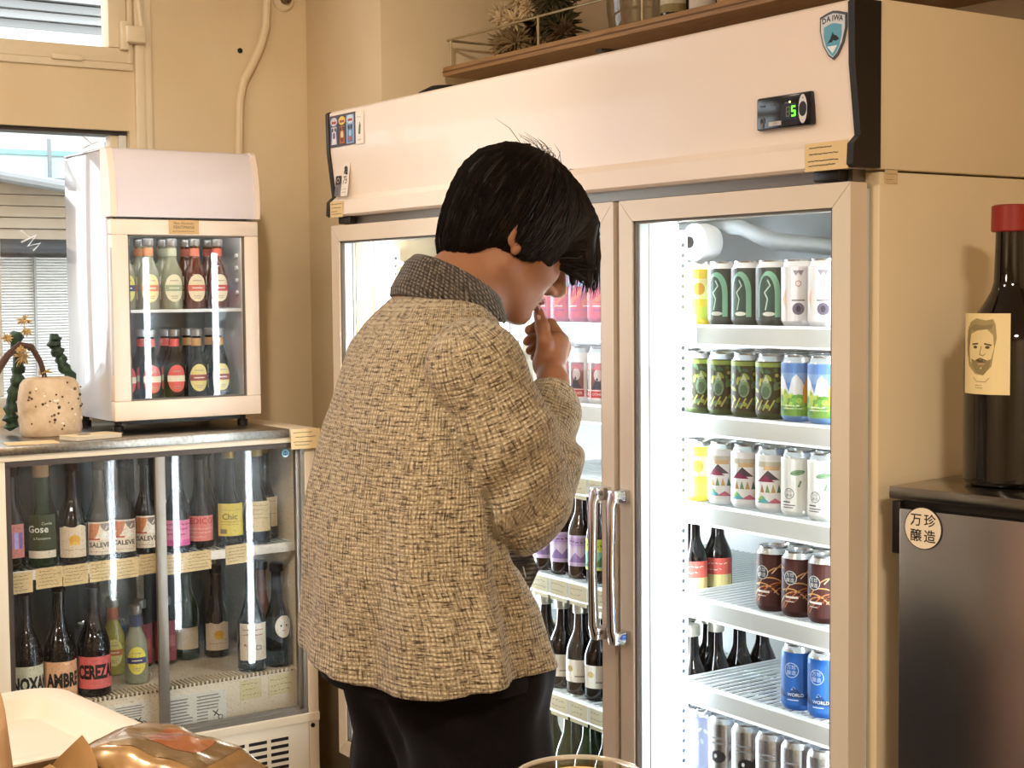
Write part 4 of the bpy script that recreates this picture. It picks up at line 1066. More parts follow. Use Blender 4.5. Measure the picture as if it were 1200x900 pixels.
# ------------------------------------------------------------------ small counter-top refrigerator
SX, SY0, SY1, SZ0 = -0.22, -0.557, -0.152, 1.18
WGL = mat('gloss_white', '#cdcdd2', 0.10, coat=0.6)
WPK = mat('gloss_white_front', '#ddd5d8', 0.16, coat=0.4)
FRW = noise_mat('door_white', [(0.3, '#ead9c6'), (0.7, '#efdfce')], scale=2, rough=0.3)
sf = thing('countertop_refrigerator', (-0.38, -0.355, 1.149), 'small white countertop glass door refrigerator on the low showcase', 'refrigerator')
SB = -0.565
MB().box(SB, SX - .03, SY0, SY0 + .022, SZ0, 1.868, WGL, bev=.006).build('side_panel', sf)
MB().box(SB, SX - .03, SY1 - .022, SY1, SZ0, 1.868, WGL, bev=.006).build('side_panel', sf)
MB().box(SB, SB + .03, SY0 + .022, SY1 - .022, SZ0, 1.868, mat('sf_liner', '#9fa6a8', .4)).build('back_panel', sf)
MB().box(SB + .03, SX - .03, SY0 + .022, SY1 - .022, SZ0, 1.225, mat('sf_liner', '#9fa6a8', .4)).build('base_panel', sf)
MB().box(SB + .03, SX - .03, SY0 + .022, SY1 - .022, 1.672, 1.868, mat('sf_liner', '#9fa6a8', .4)).build('top_panel', sf)
hp2 = [(SX - .06, 1.698), (SX + .004, 1.698), (SX + .006, 1.73), (SX + .003, 1.78), (SX - .006, 1.83), (SX - .020, 1.866), (SX - .03, 1.872), (SX - .06, 1.872)]
sh2 = MB().prism(hp2, 'y', SY0 + .016, SY1 - .012, WPK).build('header', sf, smooth=40)
MB().prism([(a + (.003 if a > SX - .05 else 0), b + (.002 if b > 1.86 else 0)) for a, b in hp2], 'y', SY0 - .001, SY0 + .016, FRW).build('end_trim', sh2)
MB().prism([(a + (.003 if a > SX - .05 else 0), b + (.002 if b > 1.86 else 0)) for a, b in hp2], 'y', SY1 - .012, SY1 + .001, FRW).build('end_trim', sh2)
MB().box(SB, SX - .06, SY0 + .001, SY1 - .001, 1.868, 1.874, WGL, bev=.002).build('roof_panel', sf)
dr = MB(); o0, o1, z0, z1 = SY0 + .002, SY1 - .002, SZ0 + .002, 1.692
i0, i1, k0, k1 = -0.511, -0.194, 1.232, 1.653
for (a0, a1, b0, b1) in ((o0, o1, k1, z1), (o0, o1, z0, k0), (o0, i0, k0, k1), (i1, o1, k0, k1)): dr.box(SX - .030, SX, a0, a1, b0, b1, FRW, bev=.003)
sdo = dr.build('door', sf)
gk = MB()
for (a0, a1, b0, b1) in ((i0, i1, k1 - .004, k1 + .001), (i0, i1, k0 - .001, k0 + .004), (i0 - .001, i0 + .003, k0, k1), (i1 - .003, i1 + .001, k0, k1)): gk.box(SX - .012, SX - .002, a0, a1, b0, b1, GASK)
gk.build('gasket', sdo)
MB().box(SX - .008, SX - .005, i0, i1, k0, k1, pane_mat('small_fridge_glass', (.95, .96, .96), .9, .025)).build('glass_pane', sdo)
paper_sign(sdo, (SX + .0006, -0.362, 1.674), (0, 1, 0), (0, 0, 1), .082, .036, [('Non Alcoholic', .27, .26, '#4a3a28'), ('FENTIMANS', -.02, .30, '#3a2c1c'), ('~', -.30, .07, '#4a3a28')], 'paper_sign', '#cfae7c')
MB().box(SX - .004, SX + .0025, SY0 - .0015, SY0 + .001, 1.30, 1.62, mat('handle_grey', '#b9b7b6', .3)).build('handle_strip', sdo)
SSZ = 1.462
srk = MB()
for i in range(24): srk.box(SB + .035, SX - .045, SY0 + .03 + i * .0149, SY0 + .032 + i * .0149, SSZ - .004, SSZ - .001, WIRE)
srk.box(SX - .047, SX - .043, SY0 + .025, SY1 - .025, SSZ - .007, SSZ + .001, WIRE).box(SB + .10, SB + .104, SY0 + .025, SY1 - .025, SSZ - .008, SSZ - .004, WIRE)
srk.build('shelf', sf)
mp_ = MB()
for k in range(4): mp_.lathe([(.006, 0), (.006, .006), (.003, .007)], LINER, 10, mx=Matrix.Translation((SX - .09, SY1 - .0225, 1.505 + k * .033)) @ Matrix.Rotation(PI / 2, 4, 'X'))
mp_.build('shelf_pegs', sf)
for x in (SB + .04, SX - .06):
    for y in (SY0 + .03, SY1 - .03): MB().lathe([(.014, 1.1492), (.014, 1.165), (.009, 1.167), (.009, 1.181)], BLACKP, 12, c=(x, y, 0)).build('foot', sf)
MB().box(SB + .03, SX - .05, SY0 + .05, SY1 - .04, 1.168, 1.18, BLACKP).build('compressor_tray', sf)
MB().lathe([(0.007, -.15), (0.007, .15)], mat('small_led', '#ffffff', .4, emit='#f6f4ee', estr=7.0), 10, mx=Matrix.Translation((SX - .045, -0.355, 1.662)) @ Matrix.Rotation(PI / 2, 4, 'X')).build('led_tube', sf)

def soda(key, glass, c1, c2, nb_, txt=None):
    bottle_proto(key, .182, .0285, .0118, .045, .055, glass, SCAP, oval_lab(c1, c2, txt), .016, cap_h=.016, band=(.022, .042, ink(nb_)))
soda('s_navy', CLEARG, '#e6e08a', '#3f4a78', '#6a6a70'); soda('s_orange', CLEARG, '#efe2a0', '#e08a62', '#d8926a')
soda('s_green', CLEARG, '#ece8cc', '#a8b894', '#b9bda8'); soda('s_red', AMBERG, '#f0e2bc', '#d8705c', '#cf7460')
soda('s_ruby', AMBERG, '#f0e2c4', '#cc5a50', '#c9604e'); soda('s_cola', BLACKG, '#e0605c', '#f0e4c8', '#d8605a')
soda('s_beer', BLACKG, '#e9d98c', '#9a4a3c', '#c99a5e'); soda('s_cherry', BLACKG, '#d8505a', '#f3e8d0', '#c9545a')
GS = 'soda bottles in the small refrigerator'
up2 = [('s_navy', -.492, 'with navy banded yellow oval label, upper shelf, leftmost'), ('s_orange', -.428, 'with orange banded oval label, upper shelf'), ('s_green', -.364, 'with pale green oval label, upper shelf'), ('s_red', -.300, 'with light red oval label, upper shelf'), ('s_ruby', -.236, 'with deep red oval label, upper shelf, rightmost')]
lo2 = [('s_cherry', -.495, 'with crimson oval label, lower shelf, leftmost'), ('s_cola', -.428, 'with red cola oval label, lower shelf, second from left'), ('s_cola', -.362, 'with red cola oval label, lower shelf, third from left'), ('s_beer', -.300, 'with yellow oval label, lower shelf, fourth from left'), ('s_beer', -.236, 'with yellow oval label, lower shelf, rightmost')]
for r_ in range(2):
    for (lst, z) in ((up2, SSZ), (lo2, 1.2255)):
        for i, (k, y, lb) in enumerate(lst):
            d_ = 'dark' if k in ('s_cola', 's_beer', 's_cherry') else ('amber' if k in ('s_red', 's_ruby') else 'clear')
            place_bottle(k, 'soda_bottle', (SX - .083 - r_ * .062, y, z + .0002), RX + .15, f'{d_} soda bottle {lb}' + (', back row' if r_ else ''), group=GS)

# ------------------------------------------------------------------ plant, booklets on the showcase top
TOPZ = 1.1492
STONE = noise_mat('cast_stone', [(0.3, '#b3997a'), (0.5, '#c8b091'), (0.7, '#d2bd9f')], scale=22, rough=0.9, bump=0.6, bscale=70, bdist=.004)
CACT = noise_mat('cactus_green', [(0.35, '#16241a'), (0.7, '#2f4a2c')], scale=40, rough=0.6, bump=.4, bscale=120)
TWIG = mat('dry_twig', '#4a2f22', .7); STRAW = mat('dry_straw', '#bda06a', .8)
pc = thing('potted_cactus', (-0.31, -0.70, TOPZ), 'knobbly cactus and dried twig in a rough stone planter', 'potted plant')
rp = random.Random(21)
rows = []
PCX, PCY = -0.315, -0.690
nA = 40
zs = [0, .004, .02, .05, .08, .11, .13, .142, .148, .146]
sc_ = [.88, .95, .99, 1.0, 1.0, .98, .93, .82, .62, .45]
for z, k in zip(zs, sc_):
    row = []
    for i in range(nA):
        a = 2 * PI * i / nA
        ca, sa = math.cos(a), math.sin(a)
        e = 1.0 / (abs(ca) ** 3.2 + abs(sa) ** 3.2) ** (1 / 3.2)
        j = 1 + rp.uniform(-.035, .035)
        row.append((PCX + .055 * e * ca * k * j, PCY + .074 * e * sa * k * j, TOPZ + z))
    rows.append(row)
pt = MB(); vs = [p for row in rows for p in row]
fs = [(j * nA + i, j * nA + (i + 1) % nA, (j + 1) * nA + (i + 1) % nA, (j + 1) * nA + i) for j in range(len(zs) - 1) for i in range(nA)]
fs.append(tuple(range(nA))[::-1]); fs.append(tuple((len(zs) - 1) * nA + i for i in range(nA)))
pt.add(vs, fs, STONE); pot = pt.build('planter', pc, smooth=60)
pit = MB()
for i in range(46):
    a = rp.uniform(-.9, 1.3); z = rp.uniform(.012, .135); rr_ = rp.uniform(.0022, .005)
    ca, sa = math.cos(a), math.sin(a); e = 1.0 / (abs(ca) ** 3.2 + abs(sa) ** 3.2) ** (1 / 3.2)
    c = Vector((PCX + .055 * e * ca, PCY + .074 * e * sa, TOPZ + z))
    bm = bmesh.new(); bmesh.ops.create_icosphere(bm, subdivisions=1, radius=rr_)
    pit.bm(bm, ink(['#4d3c2c', '#e9dcc6', '#6b5640'][i % 3], .9), Matrix.Translation(c))
pit.build('stone_chips', pot, kind='stuff')
def knob_stem(pts, r, n_knob):
    mb = MB(); P = [Vector(p) for p in pts]; out = []; rr = []
    for i in range(n_knob * 3 + 1):
        t = i / (n_knob * 3) * (len(P) - 1); k = min(int(t), len(P) - 2); f = t - k
        q = P[k].lerp(P[k + 1], f)
        out.append(q + Vector((rp.uniform(-.004, .004), rp.uniform(-.004, .004), 0))); rr.append(r * [0.72, 1.12, 1.0][i % 3] * rp.uniform(.9, 1.1))
    rr[-1] *= .4; rr[0] *= .8
    mb.tube(out, rr, CACT, 9)
    return mb.build('stem', pc, smooth=50)
knob_stem([(-.40, -.760, TOPZ + .012), (-.40, -.766, TOPZ + .06), (-.395, -.745, TOPZ + .14), (-.395, -.738, TOPZ + .20), (-.395, -.752, TOPZ + .262)], .017, 9)
knob_stem([(-.325, -.640, TOPZ + .10), (-.35, -.628, TOPZ + .15), (-.36, -.645, TOPZ + .19), (-.36, -.660, TOPZ + .225), (-.36, -.650, TOPZ + .252)], .0155, 7)
knob_stem([(-.40, -.735, TOPZ + .215), (-.40, -.718, TOPZ + .222), (-.40, -.702, TOPZ + .218)], .009, 2)
tw = MB(); tw.tube([(-.315, -.700, TOPZ + .142), (-.31, -.712, TOPZ + .185), (-.305, -.735, TOPZ + .225), (-.30, -.765, TOPZ + .232), (-.29, -.800, TOPZ + .205), (-.28, -.84, TOPZ + .15)], [.006, .007, .0075, .008, .009, .009], TWIG, 8)
tw.build('dried_branch', pc)
for k, (c, s_) in enumerate([((-.315, -.70, TOPZ + .16), .022), ((-.36, -.742, TOPZ + .20), .028), ((-.36, -.735, TOPZ + .29), .022), ((-.36, -.728, TOPZ + .262), .016), ((-.29, -.80, TOPZ + .245), .018), ((-.28, -.77, TOPZ + .22), .014)]):
    tf = MB()
    for i in range(26):
        d = Vector((rp.gauss(0, 1), rp.gauss(0, 1), rp.gauss(0, 1))).normalized() * s_ * rp.uniform(.6, 1.1)
        tf.tube([Vector(c), Vector(c) + d * .6 + Vector((0, 0, .002)), Vector(c) + d], [.0012, .0022, .0008], STRAW, 4)
    tf.build('dried_tuft', pc, kind='stuff')
bk = thing('booklet', (-0.165, -0.632, TOPZ), 'small cream booklet lying before the stone planter', 'booklet')
mxb = Matrix.Translation((-.160, -.640, TOPZ)) @ Matrix.Rotation(.25, 4, 'Z')
MB().box(-.035, .035, -.065, .065, .0008, .010, ink('#cfc4ae', .8), mx=mxb).build('pages', bk)
MB().box(-.036, .036, -.066, .066, .010, .0115, ink('#e2cfa9', .7), mx=mxb).build('cover', bk)
Print().poly([(-.02, -.03), (.005, -.035), (.012, -.012), (-.004, .004), (-.022, -.008)], '#6b6458').build('cover_print', bk, lambda u, v, e: mxb @ Vector((u, v, .0115 + e)))
tag(MB().box(-.034, .034, -.060, .060, 0, .0025, ink('#e0c592', .8), mx=Matrix.Translation((-.135, -.795, TOPZ + .0002)) @ Matrix.Rotation(-.1, 4, 'Z')).build('card'), 'flat kraft card lying at the left edge of the steel counter top', 'card')

# ------------------------------------------------------------------ wooden wall shelf with gallery rail
WOOD = noise_mat('shelf_wood', [(0.3, '#8f6a42'), (0.55, '#a8804f'), (0.75, '#7d5a36')], scale=6, rough=0.55, stretch=(1.2, 14, 30), bump=.1, bscale=20)
ws = thing('wall_shelf', (1.2, 0.6, 2.118), 'long wooden wall shelf with thin metal rail above the big refrigerator', 'shelf')
MB().box(-0.175, 2.9, 0.40, 0.798, 2.106, 2.132, WOOD, bev=.002).build('board', ws)
MB().box(-0.175, 2.9, 0.3985, 0.402, 2.1165, 2.1205, mat('edge_groove', '#6d4d2c', .7)).build('edge_band', ws)
THIN = mat('rail_steel', '#b5a888', .3, .8)
MB().tube([(-0.168, 0.795, 2.207), (-0.168, 0.412, 2.207), (2.88, 0.412, 2.207)], .0035, THIN, 8).build('rail', ws)
for x in (-0.150, 0.272, 0.694, 1.116, 1.54, 1.96, 2.38, 2.80): MB().tube([(x, 0.412, 2.132), (x, 0.412, 2.207)], .0035, THIN, 8).build('rail_post', ws)
for x in (0.45, 1.50, 2.40):
    MB().box(x - .012, x + .012, 0.47, 0.797, 2.098, 2.106, STEELD).box(x - .012, x + .012, 0.785, 0.797, 1.98, 2.098, STEELD).build('bracket', ws)
# dried bouquet
bq = thing('dried_bouquet', (0.10, 0.52, 2.133), 'dried flower bouquet with cream heads lying on the wall shelf', 'dried flowers')
rb = random.Random(5)
DRY = [mat('dry_cream', '#c9b28a', .9), mat('dry_brown', '#5d4a2e', .9), mat('dry_moss', '#4a4428', .9), mat('dry_tan', '#8f7852', .9)]
def burst(c, s, n, m_, w, name, kind=None):
    t = MB()
    for i in range(n):
        d = Vector((rb.gauss(0, 1), rb.gauss(0, 1), rb.gauss(0, 1) * .9)).normalized() * s * rb.uniform(.55, 1.1)
        p0 = Vector(c) + d * .15; p1 = Vector(c) + d
        if p1.z < 2.134: p1.z = 2.134
        t.tube([p0, p0.lerp(p1, .6) + Vector((0, 0, .003)), p1], [w * .5, w, w * .25], m_, 4)
    t.build(name, bq, kind=kind)
for (x, y, z, s) in [(-.02, .50, 2.255, .045), (.07, .50, 2.285, .05), (.03, .47, 2.24, .035), (.13, .48, 2.30, .05), (.09, .46, 2.225, .04), (.15, .47, 2.25, .035)]: burst((x, y, z), s, 90, DRY[0], .005, 'flower_head', 'stuff')
for (x, y, z, s, k) in [(.00, .50, 2.175, .06, 3), (.09, .47, 2.17, .055, 3), (.04, .46, 2.16, .04, 3), (.18, .52, 2.22, .085, 1), (.22, .52, 2.20, .075, 2), (.22, .50, 2.27, .07, 2), (.05, .56, 2.24, .09, 1), (.15, .55, 2.31, .08, 2), (.26, .50, 2.17, .05, 1)]: burst((x, y, z), s, 110, DRY[k], .004, 'foliage_sprig', 'stuff')
st_ = MB()
for i in range(9): st_.tube([(.15 + rb.uniform(-.03, .03), .56, 2.139 + .004 * (i % 2)), (.26 + rb.uniform(-.03, .03), .62 + rb.uniform(-.03, .03), 2.139)], .0025, DRY[1], 5)
st_.build('stalks', bq, kind='stuff')
gv = thing('glass_vase', (0.42, 0.60, 2.132), 'clear glass vase on the wall shelf beside the dried bouquet', 'vase')
VG = pane_mat('vase_glass', (.80, .80, .77), .9, .06)
MB().lathe([(.075, .0005), (.085, .006), (.095, .08), (.10, .20), (.098, .26)], VG, 28, c=(0.445, 0.62, 2.132), cap1=False).build('bowl', gv)
MB().lathe([(.001, .002), (.07, .004), (.07, .012), (.001, .014)], pane_mat('vase_base', (.7, .7, .68), .9, .1), 24, c=(0.445, 0.62, 2.132)).build('base', gv)
bottle_proto('shelfgreen', .30, .037, .0145, .085, .095, GREENG, FOILG, lab(.085, .09, '#d9d4b8', lambda p: [p.rect(-.042, .0, .042, .02, '#9a8a5a'), p.scribble(-.03, .03, .03, .08, 3, '#6a5a3a', .002, random.Random(3))]), .05)
bottle_proto('shelfgreen2', .30, .037, .0145, .085, .095, GREENG, FOILG, lab(.085, .10, '#e4dfd0', lambda p: p.scribble(-.03, .03, .03, .08, 3, '#8a3a3a', .002, random.Random(3))), .03)
bottle_proto('shelfbrown', .30, .037, .0145, .085, .095, AMBERG, FOILG, lab(.085, .10, '#d0a878'), .04)
GW = 'bottles on the wall shelf'
place_bottle('shelfgreen', 'wine_bottle', (0.592, 0.60, 2.1323), .5, 'green wine bottle with cream and gold label beside the glass vase', group=GW)
place_bottle('shelfgreen2', 'wine_bottle', (0.700, 0.60, 2.1323), .5, 'green wine bottle with white label on the wall shelf', group=GW)
place_bottle('shelfbrown', 'wine_bottle', (0.800, 0.60, 2.1323), .5, 'amber bottle at the right of the shelf bottles', group=GW)
hb = MB(); hb.lathe([(.085, 0), (.088, .01), (.07, .045), (.04, .06), (.001, .064)], mat('black_felt', '#14110f', .8), 28, c=(0.16, 0.20, ZT))
hb.box(0.16 - .08, 0.16 + .08, 0.08, 0.14, ZT, ZT + .004, mat('black_felt', '#14110f', .8), bev=.0015)
tag(hb.build('black_cap', smooth=60), 'black felt cap lying on top of the big refrigerator', 'cap')

# ------------------------------------------------------------------ stainless undercounter refrigerator
ST2 = noise_mat('stainless_door', [(0.35, '#a8a3a2'), (0.65, '#b6b1b0')], scale=2.0, rough=0.26, metal=1.0, bump=.02, bscale=3)
STT = noise_mat('stainless_top', [(0.35, '#87807a'), (0.65, '#9c958e')], scale=3, rough=0.2, metal=1.0)
su = thing('undercounter_refrigerator', (1.838, -0.022, 0), 'stainless steel undercounter refrigerator right of the big refrigerator', 'refrigerator')
MB().box(1.838, 2.9, -0.022, 0.27, 1.164, 1.184, STT, bev=.002).build('worktop', su)
MB().box(1.846, 2.9, 0.012, 0.262, 0.10, 1.164, mat('steel_body', '#6f6a66', .4, .9)).build('body', su)
MB().box(1.856, 2.38, -0.020, 0.010, 0.14, 1.150, ST2, bev=.003).build('door', su)
MB().box(2.39, 2.9, -0.020, 0.010, 0.14, 1.150, ST2, bev=.003).build('door', su)
MB().box(1.840, 1.8555, -0.016, 0.012, 1.075, 1.160, BLACKP, bev=.002).build('hinge_cover', su)
MB().box(1.856, 2.9, -0.006, 0.012, 1.151, 1.163, BLACKP).build('handle_recess', su)
for x in (1.90, 2.84):
    for y in (.06, .21): MB().lathe([(.02, 0), (.02, .015), (.014, .02), (.014, .10)], STEELD, 12, c=(x, y, 0)).build('foot', su)
rs2 = MB().lathe([(.034, 0), (.034, .0008)], ink('#2a2420'), 36, mx=Matrix.Translation((1.901, -0.0203, 1.122)) @ Matrix.Rotation(PI / 2, 4, 'X')).build('round_sticker', su)
p = Print().ell(0, 0, .0325, .0325, '#e9dcc2', 36)
for ch, a, b in (('万', -1, 1), ('珍', 1, 1), ('醸', -1, -1), ('造', 1, -1)): p.text(ch, a * .0125, b * .0125 - .001, .0215, '#211c18', .012)
p.build('sticker_print', rs2, flat_map((1.901, -0.0212, 1.122), (1, 0, 0), (0, 0, 1)))
su.rotation_euler = (0, 0, math.radians(8.0)); su.location.x += .005
# magnum bottle
def face_label():
    p = Print().rect(-.0445, 0, .0445, .128, '#ecd9a4')
    H1, H2, SK, DK = '#8f7f58', '#a59366', '#e4d09a', '#5c4e34'
    p.poly([(-.030, .045), (-.036, .070), (-.034, .100), (-.026, .114), (-.012, .120), (.006, .117), (.018, .119), (.022, .110), (.024, .090), (.020, .070), (.016, .045), (.002, .030), (-.014, .032)], H2)
    p.poly([(-.026, .052), (-.029, .075), (-.024, .095), (-.010, .101), (.008, .103), (.018, .094), (.020, .074), (.014, .052), (-.002, .040), (-.016, .044)], SK)
    p.poly([(-.034, .060), (-.036, .085), (-.031, .108), (-.024, .100), (-.027, .080), (-.030, .060)], H1)
    p.poly([(-.028, .104), (-.015, .111), (.002, .109), (.018, .111), (.016, .104), (.0, .102), (-.016, .1)], H1)
    p.poly([(-.024, .056), (-.014, .053), (-.004, .057), (.006, .053), (.015, .056), (.012, .042), (.002, .031), (-.010, .033), (-.020, .044)], H1)
    p.poly([(-.014, .054), (-.004, .058), (.008, .054), (.004, .0505), (-.008, .0505)], DK).rect(-.009, .047, .004, .049, '#c9a27c')
    p.line([(-.020, .079), (-.009, .080)], .0026, DK).line([(.004, .080), (.015, .078)], .0026, DK)
    p.ell(-.014, .0745, .0042, .0024, DK, 10).ell(.009, .0745, .0042, .0024, DK, 10)
    p.line([(-.002, .076), (-.005, .063), (.001, .061), (.005, .064)], .0014, H1)
    p.line([(-.018, .026), (-.010, .020), (.006, .020), (.012, .026)], .0012, H2)
    p.scribble(-.014, .008, .004, .016, 2, H2, .0012, random.Random(4))
    return p
bottle_proto('magnum', .445, .0715, .0235, .120, .100, BLACKG, mat('red_wax', '#8e2620', .4), face_label(), .148, cap_h=.040)
place_bottle('magnum', 'magnum_bottle', (1.943, 0.147, 1.1842), .05, 'giant dark wine bottle with bearded face label and red wax top')

# ------------------------------------------------------------------ front table with tray, bags, jar
tb = thing('wooden_table', (1.9, -1.4, 0), 'wooden table under the white tray at the front', 'table')
poly = [(1.37, -1.205), (2.47, -0.99), (2.58, -1.50), (1.48, -1.75)]
MB().prism(poly, 'z', .865, .90, WOOD).build('table_top', tb)
for (x, y) in ((1.46, -1.26), (2.40, -1.07), (2.47, -1.46), (1.55, -1.68)): MB().box(x - .02, x + .02, y - .02, y + .02, 0, .865, WOOD, bev=.003).build('leg', tb)
# tray
TRW = noise_mat('tray_white', [(0.3, '#ddd0bd'), (0.7, '#e3d7c5')], scale=4, rough=0.45)
def rrect(cx, cy, hx, hy, r, n=6):
    out = []
    for k, (sx_, sy_) in enumerate(((1, 1), (-1, 1), (-1, -1), (1, -1))):
        for i in range(n + 1):
            a = k * PI / 2 + i / n * PI / 2
            out.append((cx + sx_ * (hx - r) + r * math.cos(a), cy + sy_ * (hy - r) + r * math.sin(a)))
    return out
TCX, TCY = 1.480, -1.340
lv = [(.116, .098, .03, .9035), (.124, .106, .035, .9055), (.136, .118, .04, .9270), (.141, .123, .042, .9300), (.166, .148, .050, .9320), (.170, .152, .052, .9310), (.170, .152, .052, .9285), (.140, .122, .04, .9255), (.124, .106, .035, .9015), (.116, .098, .03, .9002)]
tm = MB(); vs = []; nn = 28
for hx, hy, r_, z in lv:
    rr_ = rrect(TCX, TCY, hx, hy, r_)
    vs += [(TCX + .012 + (a - TCX) * math.cos(.11) - (b - TCY) * math.sin(.11), TCY + (a - TCX) * math.sin(.11) + (b - TCY) * math.cos(.11), z) for a, b in rr_]
fs = [(j * nn + i, j * nn + (i + 1) % nn, (j + 1) * nn + (i + 1) % nn, (j + 1) * nn + i) for j in range(len(lv) - 1) for i in range(nn)]
# inner floor: first ring filled (top side)
fs.append(tuple(range(nn))); fs.append(tuple((len(lv) - 1) * nn + i for i in range(nn))[::-1])
vs2 = []
tm.add(vs, fs, TRW)
tag(tm.build('serving_tray', smooth=50), 'white rounded serving tray at the front table corner', 'tray')
# foil packs
def foil_pack(cx, cy, z, hx, hy, rot, h, mats, name, label, tilt=0.0, seed=1):
    R_ = random.Random(seed); n = 22; m_ = 16
    ph = [R_.uniform(0, 6) for _ in range(6)]
    t = thing(name, (cx, cy, z), label, 'snack pack', 'foil snack packs')
    mx = Matrix.Translation((cx, cy, z)) @ Matrix.Rotation(rot, 4, 'Z') @ Matrix.Rotation(tilt, 4, 'Y')
    def sheet(sign, off=0.0, u0=-1, u1=1, v0=-1, v1=1, nu=n, nv=m_):
        rows = []
        for j in range(nv + 1):
            row = []
            for i in range(nu + 1):
                u = u0 + (u1 - u0) * i / nu; v = v0 + (v1 - v0) * j / nv
                b = max(0, 1 - abs(u) ** 3) * max(0, 1 - abs(v) ** 4)
                wz = .08 * math.sin(7 * u + ph[0]) * math.sin(5 * v + ph[1]) + .035 * math.sin(13 * u + 9 * v + ph[2]) + .02 * math.sin(19 * v - 11 * u + ph[3])
                zz = h * b ** .6 * (1 + wz) if sign > 0 else 0.0
                zz += .0012 + off + (.0015 * math.sin(14 * u + ph[4]) * (1 - b) + .0015 if sign > 0 else 0)
                row.append(mx @ Vector((u * hx, v * hy, zz)))
            rows.append(row)
        return rows
    b = MB(); b.grid(sheet(1), mats[0]); b.grid([r[::-1] for r in sheet(-1)], mats[0])
    o = b.build('pouch', t, smooth=50)
    MB().grid(sheet(1, .0006, -.62, .70, -.7, .75), mats[1]).build('front_print', o, smooth=50)
    MB().grid(sheet(1, .0010, -.25, .45, -.35, .45, 10, 8), mats[2]).build('front_photo', o, smooth=50)
    for s in (-1, 1): MB().grid(sheet(1, .0006, .90 * s, .995 * s, -1, 1, 2, 16), mats[0]).build('crimped_seal', o, smooth=50)
    return t
FO = mat('foil_bronze_shiny', '#a08763', .24, .7, coat=.3); FOR = noise_mat('foil_copper', [(0.35, '#8d4426'), (0.55, '#b5764c'), (0.7, '#6a301c')], scale=16, rough=.2, metal=.35, coat=.6)
FOY = noise_mat('pack_yellow', [(0.4, '#8d6c42'), (0.6, '#ad8a58')], scale=12, rough=.25, metal=.2, coat=.5)
FOG = noise_mat('pack_beige', [(0.4, '#b89c72'), (0.6, '#d2bb92')], scale=12, rough=.22, metal=.4, coat=.5)
foil_pack(1.752, -1.205, .9005, .105, .074, .42, .040, (FO, FOG, FOR), 'snack_pack', 'crinkled gold foil snack pack with copper print beside the tray', 0, 2)
foil_pack(1.850, -1.245, .9560, .095, .064, .62, .028, (FOY, FO, FOR), 'snack_pack', 'yellow edged foil snack pack, nearest at the bottom edge', .16, 5)
# kraft paper bags, open mouthed
KR = noise_mat('kraft_paper', [(0.3, '#a07c4c'), (0.7, '#b28c5a')], scale=18, rough=.8, bump=.15, bscale=60)
KR2 = noise_mat('kraft_paper_pale', [(0.3, '#bd9a6e'), (0.7, '#cbaa80')], scale=18, rough=.8, bump=.15, bscale=60)
def kraft_bag(base, rot, w_, hgt, peak, m_, label, lean=(0, 0)):
    t = thing('kraft_bag', base, label, 'paper bag', 'kraft paper bags')
    mx = Matrix.Translation(base) @ Matrix.Rotation(rot, 4, 'Z')
    for s, pk in ((1, peak), (-1, peak * .55)):
        rows = []
        for j in range(9):
            v = j / 8; row = []
            for i in range(9):
                u = -1 + i / 4
                top = hgt + pk * (1 - abs(u)) ** .8 * (1 if s > 0 else 1)
                row.append(mx @ Vector((u * w_ * (1 - .10 * v), s * (.012 + .022 * (1 - u * u) * (1 - .3 * v)), v * top)) + Vector((lean[0] * v * v, lean[1] * v * v, 0)))
            rows.append(row)
        nrm = (mx.to_3x3() @ Vector((0, s, 0))) * .0011
        MB().grid(rows, m_, nrm).build('paper_wall', t, smooth=60)
    MB().prism([(-w_, -.012), (0, -.034), (w_, -.012), (w_, .012), (0, .034), (-w_, .012)], 'z', 0, .0012, m_)
    bt = MB(); bt.prism([(-w_, -.012), (0, -.034), (w_, -.012), (w_, .012), (0, .034), (-w_, .012)], 'z', 0, .0012, m_)
    bt.v = [tuple(mx @ Vector(v)) for v in bt.v]; bt.build('paper_base', t)
    return t
kraft_bag((1.748, -1.425, .9005), .75, .030, .098, .060, KR2, 'pale kraft paper bag with pointed torn top at the lower left corner', (-.02, .0))
kraft_bag((1.848, -1.378, .9005), .55, .040, .066, .040, KR, 'brown kraft paper bag in front of the white tray', (.01, .01))
# round clear container with flat biscuits
jr = thing('biscuit_jar', (2.396, -1.060, .906 - .006), 'round clear plastic jar of biscuits at the bottom edge', 'jar')
JG = pane_mat('jar_plastic', (.93, .92, .88), .95, .07)
MB().lathe([(.052, .0005), (.056, .004), (.057, .141), (.0585, .144), (.0585, .150), (.0565, .152), (.055, .149), (.055, .004)], JG, 40, c=(2.396, -1.060, .90), cap0=True, cap1=False).build('jar_body', jr)
MB().tube([(2.396 + .0585 * math.cos(2 * PI * i / 40), -1.060 + .0585 * math.sin(2 * PI * i / 40), 1.0495) for i in range(41)], .0024, mat('clear_rim', '#e9e4d8', .08, trans=.55, coat=.5), 8, caps=False).build('jar_rim', jr)
BIS = noise_mat('biscuit', [(0.35, '#d9a25e'), (0.6, '#e8bb7c'), (0.78, '#a8683a')], scale=60, rough=.8, bump=.3, bscale=160)
